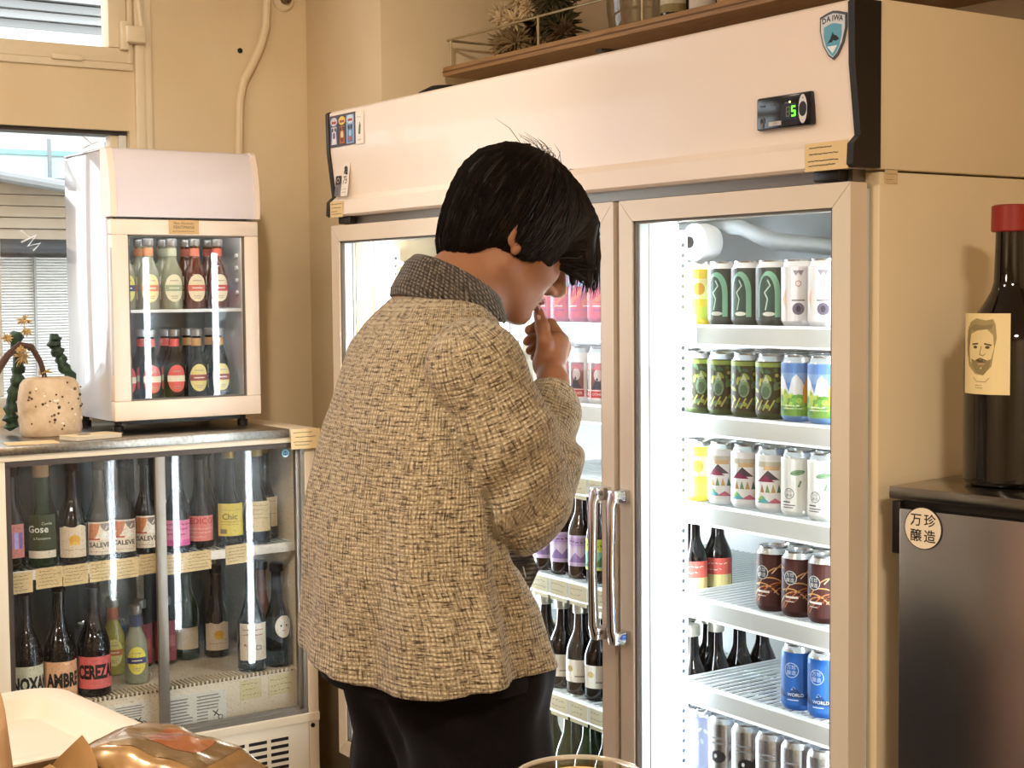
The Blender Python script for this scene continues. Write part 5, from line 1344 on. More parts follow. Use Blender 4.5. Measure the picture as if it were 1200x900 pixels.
for k, (dx, dy, a, tl) in enumerate([(-.012, .004, .3, .22), (.016, -.008, 1.2, -.18), (.0, .014, 2.2, .12), (-.006, -.014, .9, -.08), (.001, .003, 1.7, .05)]):
    mb = MB(); mb.lathe([(.001, -.003), (.040, -.003), (.0435, 0), (.040, .004), (.001, .005)] if k == 4 else [(.001, -.003), (.030, -.003), (.034, 0), (.030, .004), (.001, .005)], BIS, 26, mx=Matrix.Translation((2.396 + dx, -1.060 + dy, .925 + k * .0288)) @ Matrix.Rotation(a, 4, 'Z') @ Matrix.Rotation(tl, 4, 'X'))
    tag(mb.build('biscuit'), f'round golden biscuit inside the clear jar, {ORD[4 - k]} from top', 'biscuit', 'biscuits in the jar')
# unseen pink curtain and dark cabinet, added for their reflection in the stainless door
cu = MB(); rows = []
for j in range(3):
    rows.append([(XL + .09 + .022 * math.sin(i * 1.1), -4.55 + i * .035, .02 + j * 1.2) for i in range(40)])
PC = mat('pink_curtain', '#e08cc0', .9)
_tl = N(PC, 'ShaderNodeBsdfTranslucent'); _tl.inputs[0].default_value = lin('#f0a0d0')
_mx = N(PC, 'ShaderNodeMixShader'); _mx.inputs[0].default_value = .75
_out = [n for n in PC.node_tree.nodes if n.type == 'OUTPUT_MATERIAL'][0]
L(PC, PC.node_tree.nodes['Principled BSDF'].outputs[0], _mx.inputs[1]); L(PC, _tl.outputs[0], _mx.inputs[2]); L(PC, _mx.outputs[0], _out.inputs[0])
cu.grid(rows, PC)
tag(cu.build('curtain', smooth=60), 'added pink curtain behind the camera, reflected in the stainless door', 'curtain')
DKW = noise_mat('dark_cabinet_wood', [(0.3, '#2b2a24'), (0.7, '#3a382f')], scale=5, rough=.5)
cb_ = thing('added_cabinet', (-.45, -2.3, 0), 'added dark low cabinet behind the camera, reflected in the stainless door', 'cabinet')  # unseen cabinet, added as the dark side of the door's reflection
MB().box(XL + .005, -.26, -3.10, -1.25, .08, .88, DKW, bev=.003).build('body', cb_)
MB().box(XL + .005, -.23, -3.12, -1.23, .88, .91, DKW, bev=.003).build('top', cb_)
MB().box(XL + .005, -.30, -3.08, -1.27, 0, .08, DKW).build('plinth', cb_)
for i in range(4):
    d_ = MB().box(-.26, -.243, -3.09 + i * .46, -2.65 + i * .46, .10, .86, DKW, bev=.003).build('door', cb_)
    MB().lathe([(.008, 0), (.008, .012), (.013, .016), (.010, .024)], STEELD, 12, mx=Matrix.Translation((-.243, -2.70 + i * .46, .55)) @ Matrix.Rotation(PI / 2, 4, 'Y')).build('knob', d_)

# ------------------------------------------------------------------ the person
MX, MY, PHI = 1.556, -0.723, math.radians(-6)
PM = Matrix.Translation((MX, MY, 0)) @ Matrix.Rotation(PHI, 4, 'Z')     # local: +y forward, +x right hand
class Field:
    """signed distance on a rectilinear grid, meshed with surface nets"""
    def __init__(s, xs, ys, zs):
        s.xs, s.ys, s.zs = (np.asarray(a, np.float32) for a in (xs, ys, zs))
        s.d = np.full((len(xs), len(ys), len(zs)), 0.08, np.float32)
    def sub(s, lo, hi, pad):
        sl = []
        for a, l, h in zip((s.xs, s.ys, s.zs), lo, hi):
            i0 = max(0, np.searchsorted(a, l - pad) - 1); i1 = min(len(a), np.searchsorted(a, h + pad) + 1)
            sl.append(slice(i0, max(i1, i0 + 1)))
        X = s.xs[sl[0]][:, None, None]; Y = s.ys[sl[1]][None, :, None]; Z = s.zs[sl[2]][None, None, :]
        return tuple(sl), X, Y, Z
    def put(s, sl, dn, k, op='u'):
        a = s.d[sl]
        if op == 'u':
            if k > 0:
                h = np.maximum(k - np.abs(a - dn), 0) / k
                s.d[sl] = np.minimum(a, dn) - h * h * k * .25
            else: s.d[sl] = np.minimum(a, dn)
        else:
            dn = -dn
            h = np.maximum(k - np.abs(a - dn), 0) / k if k > 0 else 0
            s.d[sl] = np.maximum(a, dn) + h * h * k * .25
    def cone(s, a, b, ra, rb, k=.01, op='u'):
        a = np.array(a, float); b = np.array(b, float); r = max(ra, rb)
        sl, X, Y, Z = s.sub(np.minimum(a, b) - r, np.maximum(a, b) + r, .03 + k)
        v = b - a; L2 = max(float(v @ v), 1e-12)
        t = np.clip(((X - a[0]) * v[0] + (Y - a[1]) * v[1] + (Z - a[2]) * v[2]) / L2, 0, 1)
        q = np.sqrt((X - a[0] - t * v[0]) ** 2 + (Y - a[1] - t * v[1]) ** 2 + (Z - a[2] - t * v[2]) ** 2)
        s.put(sl, (q - (ra + (rb - ra) * t)).astype(np.float32), k, op)
    def ell(s, c, R, rad, k=.01, op='u'):
        """R: 3x3 columns = axes"""
        c = np.array(c, float); R = np.array(R, float); rad = np.array(rad, float); m = float(rad.max())
        sl, X, Y, Z = s.sub(c - m, c + m, .03 + k)
        x, y, z = X - c[0], Y - c[1], Z - c[2]
        p = [(x * R[0, i] + y * R[1, i] + z * R[2, i]) for i in range(3)]
        k0 = np.sqrt(sum((p[i] / rad[i]) ** 2 for i in range(3))); k1 = np.sqrt(sum((p[i] / rad[i] ** 2) ** 2 for i in range(3)))
        s.put(sl, (k0 * (k0 - 1) / np.maximum(k1, 1e-6)).astype(np.float32), k, op)
    def mesh(s):
        d = s.d; ins = d < 0
        c = np.stack([ins[i:ins.shape[0] - 1 + i, j:ins.shape[1] - 1 + j, k:ins.shape[2] - 1 + k] for i in (0, 1) for j in (0, 1) for k in (0, 1)])
        n_in = c.sum(0); act = (n_in > 0) & (n_in < 8)
        I, J, K = np.nonzero(act)
        P = np.zeros((len(I), 3)); W = np.zeros(len(I))
        corners = [(i, j, k) for i in (0, 1) for j in (0, 1) for k in (0, 1)]
        ax = (s.xs, s.ys, s.zs)
        val = {q: d[I + q[0], J + q[1], K + q[2]] for q in corners}
        pos = {q: np.stack([s.xs[I + q[0]], s.ys[J + q[1]], s.zs[K + q[2]]], 1) for q in corners}
        for a in corners:
            for ax_ in range(3):
                if a[ax_] == 1: continue
                b = tuple(1 if t == ax_ else a[t] for t in range(3))
                va, vb = val[a], val[b]; m_ = (va < 0) != (vb < 0)
                t = np.where(m_, va / np.where(m_, va - vb, 1), 0)[:, None]
                P += np.where(m_[:, None], pos[a] + (pos[b] - pos[a]) * t, 0); W += m_
        P /= W[:, None]
        idx = np.full(act.shape, -1, np.int64); idx[I, J, K] = np.arange(len(I))
        F = []
        for ax_ in range(3):
            o1, o2 = [(1, 2), (2, 0), (0, 1)][ax_]
            lo = [slice(1, -1)] * 3; lo[ax_] = slice(0, -1); hi = [slice(1, -1)] * 3; hi[ax_] = slice(1, None)
            A, B = ins[tuple(lo)], ins[tuple(hi)]
            for flip, cr in ((False, A & ~B), (True, ~A & B)):
                q = np.argwhere(cr)
                if not len(q): continue
                for t in range(3):
                    if t != ax_: q[:, t] += 1
                e1 = np.zeros(3, int); e1[o1] = 1; e2 = np.zeros(3, int); e2[o2] = 1
                v = [idx[tuple((q + o).T)] for o in (-e1 - e2, -e2, np.zeros(3, int), -e1)]
                f = np.stack(v, 1); f = f[(f >= 0).all(1)]
                F.append(f[:, ::-1] if flip else f)
        return P, np.concatenate(F)
def field_object(name, P, F, m_, parent, attr=None):
    me = bpy.data.meshes.new(name)
    me.from_pydata(P.tolist(), [], F.tolist())
    me.materials.append(m_)
    me.polygons.foreach_set('use_smooth', [True] * len(me.polygons))
    if attr is not None:
        a = me.attributes.new('weave', 'FLOAT_VECTOR', 'POINT'); a.data.foreach_set('vector', attr.astype(np.float32).ravel())
    me.update()
    o = bpy.data.objects.new(name, me); COL.objects.link(o); o.parent = parent
    return o
def axis(parts):
    out = []
    for a, b, st in parts: out += list(np.arange(a, b - 1e-9, st))
    return np.array(out + [parts[-1][1]])
person = thing('person', (1.4707, -0.6718, -0.0652), 'person in a cream tweed jacket, hand at mouth, studying the refrigerator', 'person')
person.rotation_euler = (0, 0, PHI); person.scale = (1.0435,) * 3
FLOOR_L = .0628                                             # floor height in the figure's own frame

SKIN = noise_mat('skin', [(0.3, '#94664a'), (0.7, '#9f7052')], scale=14, rough=.5, bump=.05, bscale=300, spec=.35)
SKIN.node_tree.nodes['Principled BSDF'].inputs['Subsurface Weight'].default_value = .12
SKIN.node_tree.nodes['Principled BSDF'].inputs['Subsurface Radius'].default_value = (.012, .005, .003)
# head frame
HP, HYW, HRL = math.radians(33), math.radians(-10), math.radians(0)
HC_ = np.array((0.0, 0.155, 1.594))
_R = np.array((Matrix.Rotation(HYW, 3, 'Z') @ Matrix.Rotation(-HP, 3, 'X') @ Matrix.Rotation(HRL, 3, 'Y')))   # columns: right, forward, up
def hd_(r, f, u): return HC_ + _R @ np.array((r, f, u))
B = Field(axis([(-.34, -.10, .010), (-.10, .11, .0024), (.11, .34, .010)]),
          axis([(-.20, .02, .010), (.02, .30, .0024), (.30, .36, .010)]),
          axis([(0, 1.30, .014), (1.30, 1.74, .0024)]))
Hl = [('ell', (0, -.010, .030), (.072, .092, .088), .0), ('ell', (0, .030, -.025), (.060, .068, .082), .03),
      ('ell', (0, .052, -.078), (.040, .040, .034), .025)]
for _, c, r_, k in Hl: B.ell(hd_(*c), _R, r_, k)
for s in (-1, 1):
    B.cone(hd_(.052 * s, .005, -.060), hd_(.016 * s, .074, -.104), .016, .014, .022)      # jaw line
    B.cone(hd_(.050 * s, .050, -.020), hd_(.036 * s, .075, -.030), .018, .014, .022)      # cheekbone
    B.cone(hd_(.010 * s, .098, .014), hd_(.040 * s, .078, .016), .008, .007, .014)        # brow
    B.ell(hd_(.030 * s, .098, -.004), _R, (.015, .012, .010), .010, 's')                  # eye socket
    B.ell(hd_(.030 * s, .080, -.004), _R, (.013, .013, .012), .004)                       # eyeball with lid
    B.cone(hd_(.009 * s, .104, -.044), hd_(.012 * s, .096, -.042), .0075, .007, .006)     # nostril wing
    er = Matrix(_R) @ Matrix.Rotation(.35 * s, 3, 'Z')
    B.ell(hd_(.076 * s, -.006, -.006), np.array(er), (.008, .019, .031), .004)            # ear
    B.ell(hd_(.084 * s, -.003, -.004), np.array(er), (.006, .011, .020), .004, 's')
    B.cone(hd_(.074 * s, .004, -.032), hd_(.074 * s, .003, -.037), .0075, .0065, .004)    # lobe
B.cone(hd_(0, .094, .006), hd_(0, .116, -.034), .0075, .0105, .010)                        # nose
B.cone(hd_(0, .116, -.034), hd_(0, .112, -.041), .0105, .008, .005)
B.cone(hd_(-.020, .086, -.066), hd_(0, .098, -.0645), .0045, .0065, .006); B.cone(hd_(.020, .086, -.066), hd_(0, .098, -.0645), .0045, .0065, .006)
B.cone(hd_(-.017, .084, -.075), hd_(0, .095, -.0765), .0045, .0075, .005); B.cone(hd_(.017, .084, -.075), hd_(0, .095, -.0765), .0045, .0075, .005)
B.ell(hd_(0, .098, -.0705), _R, (.018, .006, .0014), .002, 's')
B.ell(hd_(0, .078, -.100), _R, (.019, .018, .015), .014)                                   # chin
B.ell(hd_(0, .094, -.088), _R, (.014, .006, .005), .006, 's')
B.cone(hd_(0, -.018, -.065), (0, .050, 1.47), .054, .056, .03)                             # neck
B.cone((0, .05, 1.48), (0, .0, 1.30), .065, .11, .04)
for s in (-1, 1):
    B.cone((0, .02, 1.44), (.155 * s, .015, 1.40), .055, .045, .05)
    B.ell((.05 * s, 0, 1.22), np.eye(3), (.11, .085, .22), .05)
    B.cone((.085 * s, .02, .95), (.095 * s, .03, .52), .085, .058, .05)
    B.cone((.095 * s, .03, .52), (.10 * s, -.01, .15), .058, .038, .02)
    B.cone((.10 * s, -.02, .112), (.11 * s, .15, .098), .036, .028, .02)
B.ell((0, .015, .95), np.eye(3), (.16, .10, .13), .05)
# left arm, hand resting in the jacket pocket
B.cone((-.16, .015, 1.39), (-.205, .00, 1.15), .045, .037, .03); B.cone((-.205, .00, 1.15), (-.18, .13, .97), .036, .026, .02)
B.ell((-.165, .16, .935), np.eye(3), (.022, .035, .045), .02)
# right arm up to the chin
EL = (.150, .085, 1.205); WR = (.050, .200, 1.362)
B.cone((.16, .02, 1.39), EL, .045, .038, .03); B.cone(EL, WR, .037, .0225, .015)
def cp_(px, py, Z):
    """photo point at a depth -> person-local point"""
    v = _d + _r * ((px - 600) / FPX) - _u * ((py - 450) / FPX)
    w = Vector(CAMLOC) + v * Z
    return np.array(PM.inverted() @ w)
HD = 2.385
B.cone(WR, cp_(645, 425, HD), .0215, .024, .015)
B.cone(cp_(640, 428, HD - .008), cp_(652, 404, HD - .004), .0195, .0185, .012)
B.cone(cp_(650, 428, HD + .018), cp_(658, 406, HD + .022), .017, .0155, .012)
B.cone(cp_(648, 428, HD + .036), cp_(652, 412, HD + .042), .015, .013, .012)
fing = [[(658, 400, .004, .0112), (645, 381, .012, .0102), (629, 383, .022, .0088), (620, 387, .020, .0078)],
        [(659, 407, .020, .0110), (641, 393, .032, .0100), (625, 396, .040, .0086), (618, 400, .036, .0076)],
        [(656, 413, .034, .0102), (641, 404, .048, .0092), (627, 407, .054, .0080), (621, 411, .050, .0072)],
        [(652, 418, .046, .0090), (641, 413, .058, .0080), (630, 416, .062, .0070), (626, 419, .058, .0064)]]
for f in fing:
    pts = [(cp_(x, y, HD + dz), r_) for x, y, dz, r_ in f]
    B.cone(cp_(649, 424, HD + f[0][2]), pts[0][0], .012, f[0][3], .008)
    for (a, ra), (b, rb_) in zip(pts, pts[1:]): B.cone(a, b, ra, rb_, .0035)
th = [(637, 424, -.014, .0165), (639, 402, -.022, .0125), (635.5, 383, -.014, .0108), (631, 366, .004, .0082)]
pts = [(cp_(x, y, HD + dz), r_) for x, y, dz, r_ in th]
for (a, ra), (b, rb_) in zip(pts, pts[1:]): B.cone(a, b, ra, rb_, .005)
P, F = B.mesh()
body = field_object('body', P, F, SKIN, person)
# thumb nail, lips, eyebrows as small coloured pieces on the skin
LIP = mat('lip', '#8d4c42', .45)
lm = MB()
lm.tube([hd_(-.019, .0885, -.066), hd_(-.009, .1005, -.0635), hd_(0, .1035, -.0645), hd_(.009, .1005, -.0635), hd_(.019, .0885, -.066)], [.0015, .0035, .0038, .0035, .0015], LIP, 8)
lm.tube([hd_(-.016, .0875, -.0755), hd_(-.008, .0985, -.077), hd_(0, .1015, -.0772), hd_(.008, .0985, -.077), hd_(.016, .0875, -.0755)], [.0015, .0035, .0042, .0035, .0015], LIP, 8)
o = lm.build('lips', None); o.parent = person
nm = MB(); a = cp_(631.2, 367, HD - .004); b = cp_(633, 375, HD - .0175)
nm.tube([a, (np.array(a) + b) / 2 + _R @ np.array((.0008, 0, 0)), b], [.0028, .0040, .0034], mat('nail', '#d8b09a', .3), 8, flat=.5)
o = nm.build('thumb_nail', None); o.parent = person
eb = MB()
HAIRM = noise_mat('hair_black', [(0.3, '#0d0907'), (0.7, '#1c130e')], scale=60, rough=.34, spec=.5)
for s in (-1, 1): eb.tube([hd_(.012 * s, .108, .016), hd_(.028 * s, .103, .020), hd_(.044 * s, .090, .017)], [.002, .0032, .0015], HAIRM, 6)
o = eb.build('eyebrows', None); o.parent = person

# hair: soft cap plus many strands
HAIRM.node_tree.nodes['Principled BSDF'].inputs['Roughness'].default_value = .5
HAIRM.node_tree.nodes['Principled BSDF'].inputs['Specular IOR Level'].default_value = .28
Hf = Field(axis([(-.14, .14, .0035)]), axis([(.0, .36, .0035)]), axis([(1.44, 1.76, .0035)]))
Hf.ell(hd_(0, -.012, .036), _R, (.084, .104, .094), 0)
Hf.ell(hd_(0, -.055, -.020), _R, (.071, .046, .076), .03)
Hf.ell(hd_(0, .050, .052), _R, (.076, .064, .056), .03)
GR = np.array((_R.T @ np.array((0, 0, -1.0))))          # gravity in head axes
for s in (-1, 1):
    Hf.ell(hd_(.064 * s, .002, .004), _R, (.021, .062, .044), .02)
    Hf.cone(hd_(.072 * s, .045, .03), hd_(.066 * s, .062, -.022), .015, .006, .012)
    Hf.cone(hd_(.068 * s, -.005, -.005), hd_(.068 * s, .008, -.028), .014, .005, .010)
for i, r_ in enumerate((-.060, -.038, -.014, .012, .036, .058)):
    a_ = np.array((r_, .098 - 5.0 * r_ * r_, .066)); ln = (.072, .084, .078, .088, .080, .092)[i]
    Hf.cone(hd_(*a_), hd_(*(a_ + GR * ln + np.array((0, .004, 0)))), .017, .004, .012)
Hf.ell(hd_(0, .086, -.066), _R, (.060, .040, .066), .008, 's')
Hf.ell(hd_(0, .030, -.126), _R, (.12, .085, .062), .010, 's')
rng = np.random.default_rng(3)
Xh, Yh, Zh = Hf.xs[:, None, None], Hf.ys[None, :, None], Hf.zs[None, None, :]
vx = [(Xh - HC_[0]) * _R[0, i] + (Yh - HC_[1]) * _R[1, i] + (Zh - HC_[2]) * _R[2, i] for i in range(3)]
az_h = np.arctan2(vx[0], vx[1] + .03)
Hf.d += (.0010 * np.sin(az_h * 31 + 3 * np.sin(vx[2] * 22 + az_h * 2)) + .0007 * np.sin(az_h * 67 + vx[2] * 30)).astype(np.float32)
P, F = Hf.mesh()
hair = field_object('hair', P, F, HAIRM, person)
rh = random.Random(17)
hs = MB()
SC0 = np.array((0, -.012, .020))
NAZ, NEL = 96, 64
_rr = np.arange(.03, .21, .0015)
RT = np.zeros((NAZ, NEL))
for i_ in range(NAZ):
    for j_ in range(NEL):
        az, el = -PI + 2 * PI * i_ / NAZ, 2.9 * j_ / (NEL - 1)
        dr_ = _R @ np.array((math.sin(el) * math.sin(az), math.sin(el) * math.cos(az), math.cos(el)))
        Q = (hd_(*SC0))[None, :] + _rr[:, None] * dr_[None, :]
        ix, iy, iz = (np.clip(np.rint((Q[:, t] - a_[0]) / .0035).astype(int), 0, len(a_) - 1) for t, a_ in enumerate((Hf.xs, Hf.ys, Hf.zs)))
        inn = Hf.d[ix, iy, iz] < 0
        RT[i_, j_] = _rr[inn].max() if inn.any() else 0
def scalp(az, el, lift):
    """point on the hair volume: az 0 = forward, positive to the right; el from the crown downwards"""
    u = ((az + PI) / (2 * PI) * NAZ) % NAZ; v = min(max(el / 2.9 * (NEL - 1), 0), NEL - 1.001)
    i0 = int(u) % NAZ; i1 = (i0 + 1) % NAZ; j0 = int(v); fu, fv = u - int(u), v - j0
    r = (RT[i0, j0] * (1 - fu) + RT[i1, j0] * fu) * (1 - fv) + (RT[i0, j0 + 1] * (1 - fu) + RT[i1, j0 + 1] * fu) * fv
    return SC0 + np.array((math.sin(el) * math.sin(az), math.sin(el) * math.cos(az), math.cos(el))) * (r + lift), r
EMAX = []
for i_ in range(NAZ):
    ok = RT[i_] > .078
    EMAX.append(2.9 * (np.argmin(ok) if not ok.all() else NEL - 1) / (NEL - 1))
def strand(az, e0, e1, l0, l1, w, twist, hang):
    pts = []; n = 9
    for i in range(n + 1):
        t = i / n
        q, r = scalp(az + twist * t * t, e0 + (e1 - e0) * t, l0 + (l1 - l0) * t)
        pts.append(hd_(*(q + GR * hang * max(0, t - .7) ** 1.3)))
    hs.tube(pts, [w * (1 - .9 * (i / n) ** 2.0) for i in range(n + 1)], HAIRM, 3, caps=False)
for k in range(420):                      # locks of several strands
    az = rh.uniform(-PI, PI)
    em = EMAX[int((az + PI) / (2 * PI) * NAZ) % NAZ]
    e1 = em * rh.uniform(.82, 1.0); hang = rh.uniform(0, .03) if abs(az) < 1.2 else rh.uniform(0, .012)
    tw_, l1 = rh.gauss(0, .10), rh.uniform(.0006, .0035)
    for q in range(9):
        strand(az + rh.gauss(0, .05), rh.uniform(.02, .75) * em, e1 + rh.gauss(0, .03), rh.uniform(-.0004, .0010), l1 + rh.uniform(-.001, .001), rh.uniform(.0006, .0013), tw_, hang)
for k in range(70):                       # wispy fringe over the brow
    r_ = rh.uniform(-.062, .068); a_ = np.array((r_, .100 - 5.0 * r_ * r_ + rh.uniform(0, .008), .075)); ln = rh.uniform(.075, .112)
    mid_ = a_ + GR * ln * .5 + np.array((rh.gauss(0, .003), .009, 0)); end_ = a_ + GR * ln + np.array((rh.gauss(0, .007), rh.uniform(-.006, .010), 0))
    hs.tube([hd_(*a_), hd_(*(a_ * .6 + mid_ * .4 + np.array((0, .003, 0)))), hd_(*mid_), hd_(*(mid_ * .4 + end_ * .6)), hd_(*end_)], [.0012, .0016, .0014, .001, .0003], HAIRM, 3, caps=False)
for k in range(30):      # fly-away hairs at the crown
    az = rh.uniform(-PI, PI); b0 = np.array(scalp(az, rh.uniform(0, .45), .0)[0]); d_ = np.array((rh.gauss(0, .016), rh.uniform(-.060, .02), rh.uniform(.006, .014)))
    hs.tube([hd_(*b0), hd_(*(b0 + d_ * .5 + np.array((0, 0, .005)))), hd_(*(b0 + d_))], [.0006, .0005, .0002], HAIRM, 3, caps=False)
o = hs.build('hair_strands', None, smooth=80, kind='stuff'); o.parent = person

# tweed
def tweed(name, base, mid, dark, scale=1.0):
    m = mat(name, base, .9, sheen=.25, spec=.15)
    b = m.node_tree.nodes['Principled BSDF']
    at = N(m, 'ShaderNodeAttribute'); at.attribute_name = 'weave'
    def stretched(su, sv, sc, det=3.0):
        mp = N(m, 'ShaderNodeMapping'); mp.inputs['Scale'].default_value = (su, sv, 1)
        L(m, at.outputs['Vector'], mp.inputs['Vector'])
        n = N(m, 'ShaderNodeTexNoise', Scale=sc, Detail=det); L(m, mp.outputs[0], n.inputs['Vector']); return n.outputs['Fac']
    def lines(su, sv, sc, lo, hi):
        v = stretched(su, sv, sc); r = N(m, 'ShaderNodeMapRange'); r.inputs[1].default_value = lo; r.inputs[2].default_value = hi
        L(m, v, r.inputs[0]); return r.outputs[0]
    hz = lines(34 * scale, 215 * scale, 1.0, .50, .66)      # dark weft dashes
    vt_ = lines(190 * scale, 30 * scale, 1.0, .53, .68)     # dark warp dashes
    lt_ = lines(230 * scale, 26 * scale, 1.0, .56, .70)     # pale slubs
    # regular weave cells
    def wave(dirn, freq):
        w = N(m, 'ShaderNodeTexWave', Scale=freq, Distortion=1.2, Detail=1.0); w.bands_direction = dirn; w.inputs['Detail Scale'].default_value = 2.0
        L(m, at.outputs['Vector'], w.inputs['Vector']); return w.outputs['Fac']
    wx, wy = wave('X', 30 * scale), wave('Y', 30 * scale)
    wm_ = N(m, 'ShaderNodeMath', operation='MULTIPLY'); L(m, wx, wm_.inputs[0]); L(m, wy, wm_.inputs[1])
    big = stretched(3, 2, 6.0, 2.0)
    def mixc(fac, a, c, amt=1.0):
        n = N(m, 'ShaderNodeMix'); n.data_type = 'RGBA'
        if amt != 1.0:
            q = N(m, 'ShaderNodeMath', operation='MULTIPLY'); L(m, fac, q.inputs[0]); q.inputs[1].default_value = amt; fac = q.outputs[0]
        L(m, fac, n.inputs[0])
        for sock, val in ((6, a), (7, c)):
            if isinstance(val, str): n.inputs[sock].default_value = lin(val)
            else: L(m, val, n.inputs[sock])
        return n.outputs[2]
    c0 = mixc(wm_.outputs[0], mid, base)
    c1 = mixc(hz, c0, dark, .92)
    c2 = mixc(vt_, c1, dark, .82)
    c3 = mixc(lt_, c2, base, .6)
    L(m, c3, b.inputs['Base Color'])
    ad = N(m, 'ShaderNodeMath', operation='ADD'); L(m, wx, ad.inputs[0]); L(m, wy, ad.inputs[1])
    s2 = N(m, 'ShaderNodeMath', operation='SUBTRACT'); L(m, ad.outputs[0], s2.inputs[0]); L(m, hz, s2.inputs[1])
    bp = N(m, 'ShaderNodeBump', Strength=.5, Distance=.0022); L(m, s2.outputs[0], bp.inputs['Height']); L(m, bp.outputs[0], b.inputs['Normal'])
    return m
TW = tweed('tweed_cream', '#d6c8ac', '#a09070', '#35261a', 1.6)
TWD = tweed('tweed_dark', '#8a8174', '#3d372f', '#0f0d0b', 1.5)
# jacket
ROWS = [(.80, .000, .262, .174), (.925, .000, .257, .172), (1.04, -.016, .242, .152), (1.11, -.034, .229, .130), (1.19, -.036, .217, .121), (1.30, -.018, .195, .119), (1.37, -.002, .178, .112),
        (1.42, .010, .162, .106), (1.455, .018, .134, .092), (1.480, .026, .104, .078), (1.500, .036, .078, .064), (1.518, .050, .058, .052), (1.55, .06, .02, .02)]
JX, JY, JZ = axis([(-.36, .36, .0042)]), axis([(-.26, .36, .0042)]), axis([(.86, 1.56, .0042)])
zz = JZ; rz, rcy, ra_, rb2 = (np.interp(zz, [r[0] for r in ROWS], [r[i] for r in ROWS]) for i in range(4))
Xg = JX[:, None, None]; Yg = JY[None, :, None]; Zg = JZ[None, None, :]
cyg, ag, bg = rcy[None, None, :], ra_[None, None, :], rb2[None, None, :]
thg = np.arctan2((Yg - cyg) / bg, Xg / ag)
rho = np.sqrt((Xg / ag) ** 2 + ((Yg - cyg) / bg) ** 2)
low = np.clip((1.36 - Zg) / .40, 0, 1)
fold = .0085 * low ** 1.1 * (np.sin(thg * 5 + .6 + Zg * 3) + .8 * np.sin(thg * 9 - 1.1 - Zg * 4) + .35 * np.sin(thg * 15 + 2 * np.sin(Zg * 9))) + .0035 * np.sin(thg * 3 + Zg * 22) * np.clip((1.42 - Zg) / .1, 0, 1) * np.clip((Zg - .95) / .1, 0, 1)
mn = np.minimum(ag, bg)
dt = ((rho - 1) * mn * 1.06 - fold).astype(np.float32)
J = Field(JX, JY, JZ); J.d = np.minimum(dt, .08).astype(np.float32)
torso_d = J.d.copy()
S = Field(JX, JY, JZ)
SH = (.150, .012, 1.388); CU = (.062, .190, 1.336)
S.cone((.09, .015, 1.405), SH, .060, .068, .0)
S.cone(SH, (.158, .045, 1.29), .070, .080, .03); S.cone((.158, .045, 1.29), (.146, .070, 1.205), .080, .080, .03)
S.cone((.146, .070, 1.205), (.118, .125, 1.235), .078, .072, .03); S.cone((.118, .125, 1.245), (.085, .165, 1.300), .068, .052, .02); S.cone((.085, .165, 1.300), CU, .050, .043, .01)
S.cone((-.09, .015, 1.405), (-.145, .012, 1.388), .058, .062, .02)
S.cone((-.145, .012, 1.388), (-.190, .00, 1.18), .062, .060, .03); S.cone((-.190, .00, 1.18), (-.185, .09, 1.00), .058, .050, .02)
# sleeve folds
ax_ = np.array(EL) - np.array(SH)
tt = ((Xg - SH[0]) * ax_[0] + (Yg - SH[1]) * ax_[1] + (Zg - SH[2]) * ax_[2]) / float(ax_ @ ax_)
S.d += (.0050 * np.sin(tt * 17 + Xg * 60 + Yg * 25) * np.clip(1.2 - np.abs(tt - .95) * 1.6, 0, 1) * (Xg > .02)).astype(np.float32)
sleeve_d = S.d.copy()
J.put((slice(None),) * 3, S.d, .010)
# crease along the armhole
seam = np.exp(-((torso_d - sleeve_d) / .010) ** 2) * np.exp(-(np.minimum(np.abs(torso_d), .05) / .03) ** 2)
J.d += (.0085 * seam).astype(np.float32)
# cut: hem (slightly swinging), cuff plane, neck
hem = .960 + .006 * np.sin(thg * 3 + 1.0) + .010 * np.cos(thg - 2.4)
J.d = np.maximum(J.d, (hem - Zg).astype(np.float32))
cd = np.array(CU) - np.array((.085, .165, 1.300)); cd /= np.linalg.norm(cd)
cuffd = ((Xg - CU[0]) * cd[0] + (Yg - CU[1]) * cd[1] + (Zg - CU[2]) * cd[2])
near = np.sqrt((Xg - CU[0]) ** 2 + (Yg - CU[1]) ** 2 + (Zg - CU[2]) ** 2) < .075
J.d = np.where(near, np.maximum(J.d, (cuffd - .012)), J.d).astype(np.float32)
J.ell((0, .090, 1.570), np.eye(3), (.060, .060, .055), .01, 's')
P, F = J.mesh()
